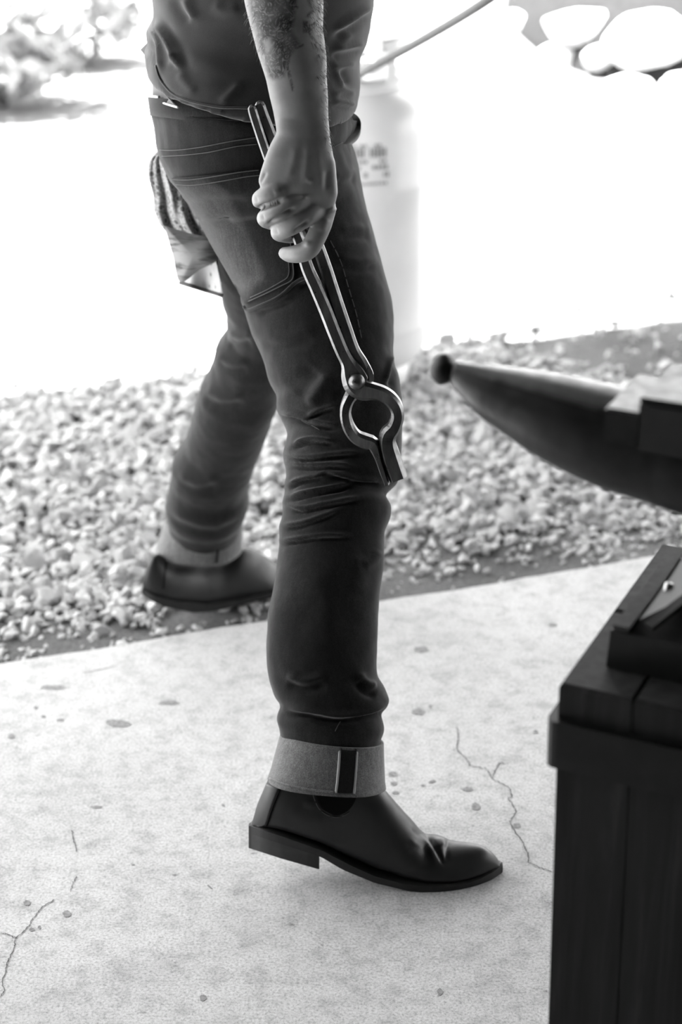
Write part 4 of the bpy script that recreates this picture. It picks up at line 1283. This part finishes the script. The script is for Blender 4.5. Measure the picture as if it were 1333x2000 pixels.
# ------------------------------------------------------------------ timber stand and anvil
STZ = 0.564
cor = pZ(1093, 1336, STZ)
fe = nrm(np.array([0.906, -0.423, 0.0])); se = nrm(np.array([0.423, 0.906, 0.0]))
stand = thing('anvil_stand', 'dark timber block stand with a steel band under the anvil', 'anvil stand', (cor[0] + 0.15, cor[1] + 0.1, 0))
lowp = pP(1072, 2000, cor, se)
lean = np.array([(lowp[0] - cor[0]), (lowp[1] - cor[1]), lowp[2] - STZ])
dn = lean / -lean[2] * STZ                       # from the top corner down to the floor
colw = [0.0, 0.064, 0.150, 0.240, 0.330]
roww = [0.0, 0.15, 0.31]
gap = 0.0006
bot_c = cor + dn
for i in range(4):
    for j in range(2):
        a, b = colw[i] + gap * (i > 0), colw[i + 1] - gap; c_, d_ = roww[j] + gap * (j > 0), roww[j + 1] - gap
        tp = [cor + fe * x + se * y for x, y in ((a, c_), (b, c_), (b, d_), (a, d_))]
        bt = [bot_c + (fe * x + se * y) * 1.0 for x, y in ((a, c_), (b, c_), (b, d_), (a, d_))]
        ce = np.mean(tp, 0)
        ch = 0.003
        tp_in = [p + (ce - p) / np.linalg.norm(ce - p) * ch * 1.3 for p in tp]
        tp_lo = [p - np.array([0, 0, ch]) for p in tp]
        V = np.array(bt + tp_lo + tp_in)
        F = [(3, 2, 1, 0)] + [(k, (k + 1) % 4, (k + 1) % 4 + 4, k + 4) for k in range(4)] + [(k + 4, (k + 1) % 4 + 4, (k + 1) % 4 + 8, k + 8) for k in range(4)] + [(8, 9, 10, 11)]
        me_o = MB().add(V, F).build('timber', M['timber'], stand, False)
        me_o.data.materials.append(M['timber_top'])
        me_o.data.polygons[-1].material_index = 1
# band
def ringband(z0, z1, thick, nm):
    def at(z, o):
        f = (STZ - z) / STZ
        cc = cor + dn * f
        cc = np.array([cc[0], cc[1], z])
        return [cc - fe * o - se * o, cc + fe * (0.33 + o) - se * o, cc + fe * (0.33 + o) + se * (0.31 + o), cc - fe * o + se * (0.31 + o)]
    rows = []
    for z, o in ((z0, 0.0005), (z0, thick), (z1, thick), (z1, 0.0005)):
        q = at(z, o); pts = []
        for k in range(4):
            p, nx_, pv = q[k], q[(k + 1) % 4], q[(k - 1) % 4]
            e1 = nrm(pv - p); e2 = nrm(nx_ - p); r = 0.010
            for t in np.linspace(0, 1, 5):
                a_ = p + e1 * r * (1 - t) ** 2 + e2 * r * t ** 2
                pts.append(a_)
        rows.append(pts)
    V = np.array(rows).reshape(-1, 3)
    return MB().add(np.concatenate([V, V[:20]]), strip_faces(5, 20)).build(nm, M['band'], stand, False)
zb1 = float(pP(1093, 1402, cor, se)[2]); zb0 = float(pP(1093, 1492, cor, se)[2])
ringband(zb0, zb1, 0.0085, 'steel_band')

AZ = 0.83
hd = nrm(np.array([-0.906, 0.423, 0.0]))
fc_ = pZ(1250, 776, AZ)                          # near left corner of the face
anvil = thing('anvil', 'black iron anvil with a long tapering horn on the timber stand', 'anvil', cor + fe * 0.2 + se * 0.1 + np.array([0, 0, 0]))
FW = 0.088
mid = fc_ + se * FW / 2
# horn: rings traced on the upright plane through its axis
HTOP = [(890, 707), (930, 712), (1000, 722), (1080, 735), (1160, 752), (1240, 772), (1300, 786), (1420, 815)]
HBOT = [(884, 747), (905, 771), (940, 806), (1000, 846), (1060, 884), (1130, 920), (1200, 949), (1270, 970), (1330, 990), (1440, 1020)]
npl = 60
T1 = resample(HTOP, npl); T2 = resample(HBOT, npl)
PT, PB = pP(T1[:, 0], T1[:, 1], mid, se), pP(T2[:, 0], T2[:, 1], mid, se)
hh = np.linalg.norm(PT - PB, axis=1) / 2
ratio = np.minimum(0.92, 0.046 / hh)
# a flattened top: the ring is a circle below and a low crown above
V, F = loft(PB, PT, ratio, 64, 2.5, True, bdir=se)
MB().add(V, F).build('horn', M['iron'], anvil)
# blunt dark tip
tipc = pP(866, 722, mid, se)
zt_ = proj(tipc)[2]
Vt_, Ft_ = ico(3)
Vt_ = Vt_ * np.array([26, 27, 30]) * zt_ / FPX
fld = 1 + 0.10 * fnoise(nrm(Vt_), 1.6, 6)
Vt_ = Vt_ * fld[:, None]
MB().add(tipc + Vt_[:, 0:1] * hd + Vt_[:, 1:2] * se + Vt_[:, 2:3] * np.array([0, 0, 1]), Ft_).build('horn_tip', M['iron_dark'], anvil)


def abox(l0, l1, w0, w1, z0, z1, nm, mat, bev=0.002, par=None):
    P = []
    for z in (z0, z1):
        for l, w in ((l0, w0), (l1, w0), (l1, w1), (l0, w1)):
            p = fc_ + hd * l + se * w; P.append((p[0], p[1], z))
    me = MB().add(*hexa(P)).mesh(nm)
    bm = bmesh.new(); bm.from_mesh(me); bmesh.ops.recalc_face_normals(bm, faces=bm.faces)
    bmesh.ops.bevel(bm, geom=bm.edges[:], offset=bev, segments=2, affect='EDGES'); bm.to_mesh(me); bm.free()
    return put(nm, me, mat, anvil, False)


stp = pZ(1176, 803, AZ - 0.013)
ls = float((stp - fc_) @ hd)
abox(-0.30, 0.0, 0, FW, AZ - 0.045, AZ - 0.004, 'anvil_body', M['iron_dark'])
abox(-0.30, -0.06, 0.004, FW - .004, AZ - 0.10, AZ - 0.03, 'heel_block', M['iron_dark'])
abox(-0.30, 0.0, 0, FW, AZ - 0.005, AZ, 'anvil_face', M['iron'], 0.0012)
abox(-0.002, ls, 0.0, FW, AZ - 0.042, AZ - 0.013, 'cutting_table', M['iron'], 0.0015)
# throat under the table and the waist
abox(-0.26, -0.10, -0.0, FW, STZ + 0.06, AZ - 0.09, 'waist', M['iron'], 0.01)
# spreading foot
f0 = pZ(1184, 1304, STZ); 
q0 = f0
L1, Wd = 0.34, 0.165
def fp(l, w, z): p = q0 - hd * l + se * w; return (p[0], p[1], z)
foot = MB()
rows = [[fp(0, 0, STZ + .001), fp(L1, 0, STZ + .001), fp(L1, Wd, STZ + .001), fp(0, Wd, STZ + .001)],
        [fp(0.002, 0.0, STZ + .036), fp(L1, 0.0, STZ + .036), fp(L1, Wd, STZ + .036), fp(0.002, Wd, STZ + .036)],
        [fp(0.02, 0.015, STZ + .042), fp(L1 - .02, 0.015, STZ + .042), fp(L1 - .02, Wd - .015, STZ + .042), fp(0.02, Wd - .015, STZ + .042)],
        [fp(0.075, 0.045, STZ + .075), fp(L1 - .08, 0.045, STZ + .075), fp(L1 - .08, Wd - .045, STZ + .075), fp(0.075, Wd - .045, STZ + .075)]]
foot.add(np.array(rows).reshape(-1, 3), strip_faces(4, 4) + [(3, 2, 1, 0), (12, 13, 14, 15)])
foot.build('foot', M['iron_dark'], anvil, False)
# hold-down strap and bolts on the foot
def fbar(pts, wd, th, nm, mat):
    P = np.array([fp(*p) for p in pts]); t = nrm(np.gradient(P, axis=0)); s_ = nrm(np.cross(t, [0, 0, 1.0])); up = np.cross(s_, t)
    V = np.stack([P - s_ * wd, P + s_ * wd, P + s_ * wd + up * th, P - s_ * wd + up * th], 1).reshape(-1, 3)
    n_ = len(P)
    return MB().add(V, strip_faces(n_, 4) + [(0, 1, 2, 3), tuple(range((n_ - 1) * 4, n_ * 4))[::-1]]).build(nm, mat, anvil, False)
fbar([(0.012, -0.004, STZ + .040), (0.014, 0.06, STZ + .041), (0.014, 0.12, STZ + .041), (0.012, Wd + .004, STZ + .040)], 0.007, 0.004, 'strap', M['timber_top'])
fbar([(0.035, 0.0, STZ + .045), (0.055, 0.03, STZ + .06), (0.085, 0.05, STZ + .08)], 0.005, 0.004, 'strap', M['band'])
bp = fp(0.03, 0.075, STZ + .047)
V, F = lathe([(0.001, bp[2] + .006), (0.004, bp[2] + .005), (0.0045, bp[2] - .004)], bp[0], bp[1], 12)
MB().add(V, F).build('bolt', M['iron_face'], anvil)

# ------------------------------------------------------------------ boulders and shrubs in the sun
BOUL = [  # u, v of the middle, half width px, half height px, label
    (1140, 60, 82, 36, 'long pale boulder just below the flat ledge at the top'),
    (1275, 90, 100, 62, 'biggest pale boulder, high in the pile near the right edge'),
    (1004, 62, 40, 34, 'pale boulder at the left end of the pile beside a dark gap'),
    (1090, 128, 62, 36, 'pale boulder in the middle of the pile below the long one'),
    (1180, 122, 44, 26, 'pale boulder wedged left of the biggest one'),
    (1340, 185, 56, 38, 'pale boulder below the biggest one, cut by the right edge'),
    (1228, 186, 62, 32, 'pale boulder right of the middle, below the biggest one'),
    (1130, 205, 62, 40, 'broad pale boulder in the lower middle of the pile'),
    (985, 132, 52, 36, 'rounded pale boulder at the left foot of the pile'),
    (1034, 192, 44, 34, 'pale boulder at the front foot of the pile, left of the broad one'),
    (1285, 245, 46, 26, 'small pale boulder at the foot of the pile on the right'),
    (1210, 258, 34, 20, 'low pale stone at the front foot of the pile'),
    (925, 142, 26, 14, 'smallest pale stone, lying apart left of the pile'),
]
bk = pZ(1180, 60, -0.05)
Vi, Fi = ico(4)
d = Vi * (1 + 0.05 * fnoise(Vi, 2.2, 4))[:, None] * np.array([0.55, 1.75, 0.46])
gap_backing = MB().add(d + bk + np.array([0.13, 0.2, -0.09]), Fi).build('gap_backing', M['gap_shade'])  # added mass whose dark colour makes the boulder gaps look shaded
tag(gap_backing, 'dark mass added behind the boulders, standing in for shade in the gaps', None, kind='structure')
bkb = bvh_of(gap_backing.data, ground.data)
for k, (u, v, hw, hp, lab) in enumerate(BOUL):
    h_ = cast(bkb, u, v)
    p = h_[0]; z = proj(p)[2]; sc_ = z / FPX
    d = Vi.copy()
    for _ in range(7):
        dd = rng.normal(size=3); dd /= np.linalg.norm(dd); h = rng.uniform(0.72, 0.92); s = d @ dd; d = d - np.maximum(s - h, 0)[:, None] * dd * 0.85
    d *= (1 + 0.10 * fnoise(nrm(d), 1.7, k * 3.1) + 0.03 * fnoise(nrm(d), 5.0, k))[:, None]
    d[:, 0] *= hw * sc_ * 0.97; d[:, 1] *= min(hw, hp * 1.5) * sc_ * 0.85; d[:, 2] *= hp * sc_ * 0.95
    o = MB().add(d + p + np.array([0, 0.01, 0.01]), Fi).build('boulder', M['boulder'])
    tag(o, lab, 'boulder', 'boulders in the sun')
# long flat ledge at the very top
p0, p1 = pZ(985, 32, -0.05), pZ(1500, 40, -0.05)
e = nrm(p1 - p0); b_ = np.array([-e[1], e[0], 0])
rows = []
for s in np.linspace(0, 1, 30):
    c_ = p0 * (1 - s) + p1 * s; h = 0.13 + 0.03 * math.sin(s * 9); w = 0.30 + 0.05 * math.sin(s * 14 + 1)
    rows.append([c_, c_ + b_ * 0.02 + [0, 0, h * 0.75], c_ + b_ * 0.05 + [0, 0, h], c_ + b_ * w + [0, 0, h], c_ + b_ * w])
V = np.array(rows).reshape(-1, 3)
o = MB().add(V, strip_faces(30, 5) + [(0, 1, 2, 3, 4), tuple(range(145, 150))[::-1]]).build('rock_ledge', M['slabrock'], None, False)
tag(o, 'long flat grey rock ledge behind the boulders at the top', 'ledge')

def shrub(u, v, h, wd, nl, lab):
    p = pZ(u, v, -0.05)
    t = thing('shrub', lab, 'shrub', p, 'shrubs at the far left')
    mb = MB(); st_ = MB()
    for k in range(9):
        a = rng.uniform(0, 6.28); r = rng.uniform(0.1, 0.5) * wd
        tip = p + np.array([math.cos(a) * r, math.sin(a) * r, h * rng.uniform(0.6, 0.95)])
        st_.add(*tube3(np.array([p + [0, 0, 0], (p + tip) / 2 + [0, 0, 0.03], tip]), [0.008, 0.006, 0.003], 5))
    for k in range(nl):
        q = rng.normal(size=3); q = q / np.linalg.norm(q) * rng.random() ** 0.4
        c_ = p + np.array([q[0] * wd * 0.55, q[1] * wd * 0.45, h * 0.55 + q[2] * h * 0.45])
        d1 = nrm(rng.normal(size=3)); d2 = nrm(np.cross(d1, rng.normal(size=3))); l = rng.uniform(0.03, 0.06)
        mb.add(np.array([c_ - d1 * l, c_ + d2 * l * 0.5 + d1 * 0.1 * l, c_ + d1 * l, c_ - d2 * l * 0.5]), [(0, 1, 2, 3)])
    lf_ = mb.build('leaves', M['leaf'], t, False, False); lf_['kind'] = 'stuff'
    st_.build('stem', M['stem'], t)
shrub(10, 215, 0.50, 0.60, 800, 'pale bushy shrub cut by the left edge of the picture')
shrub(150, 130, 0.38, 0.50, 650, 'pale low shrub second from the left edge')
shrub(60, 40, 0.45, 0.8, 800, 'pale shrub behind the two others at the upper left corner')
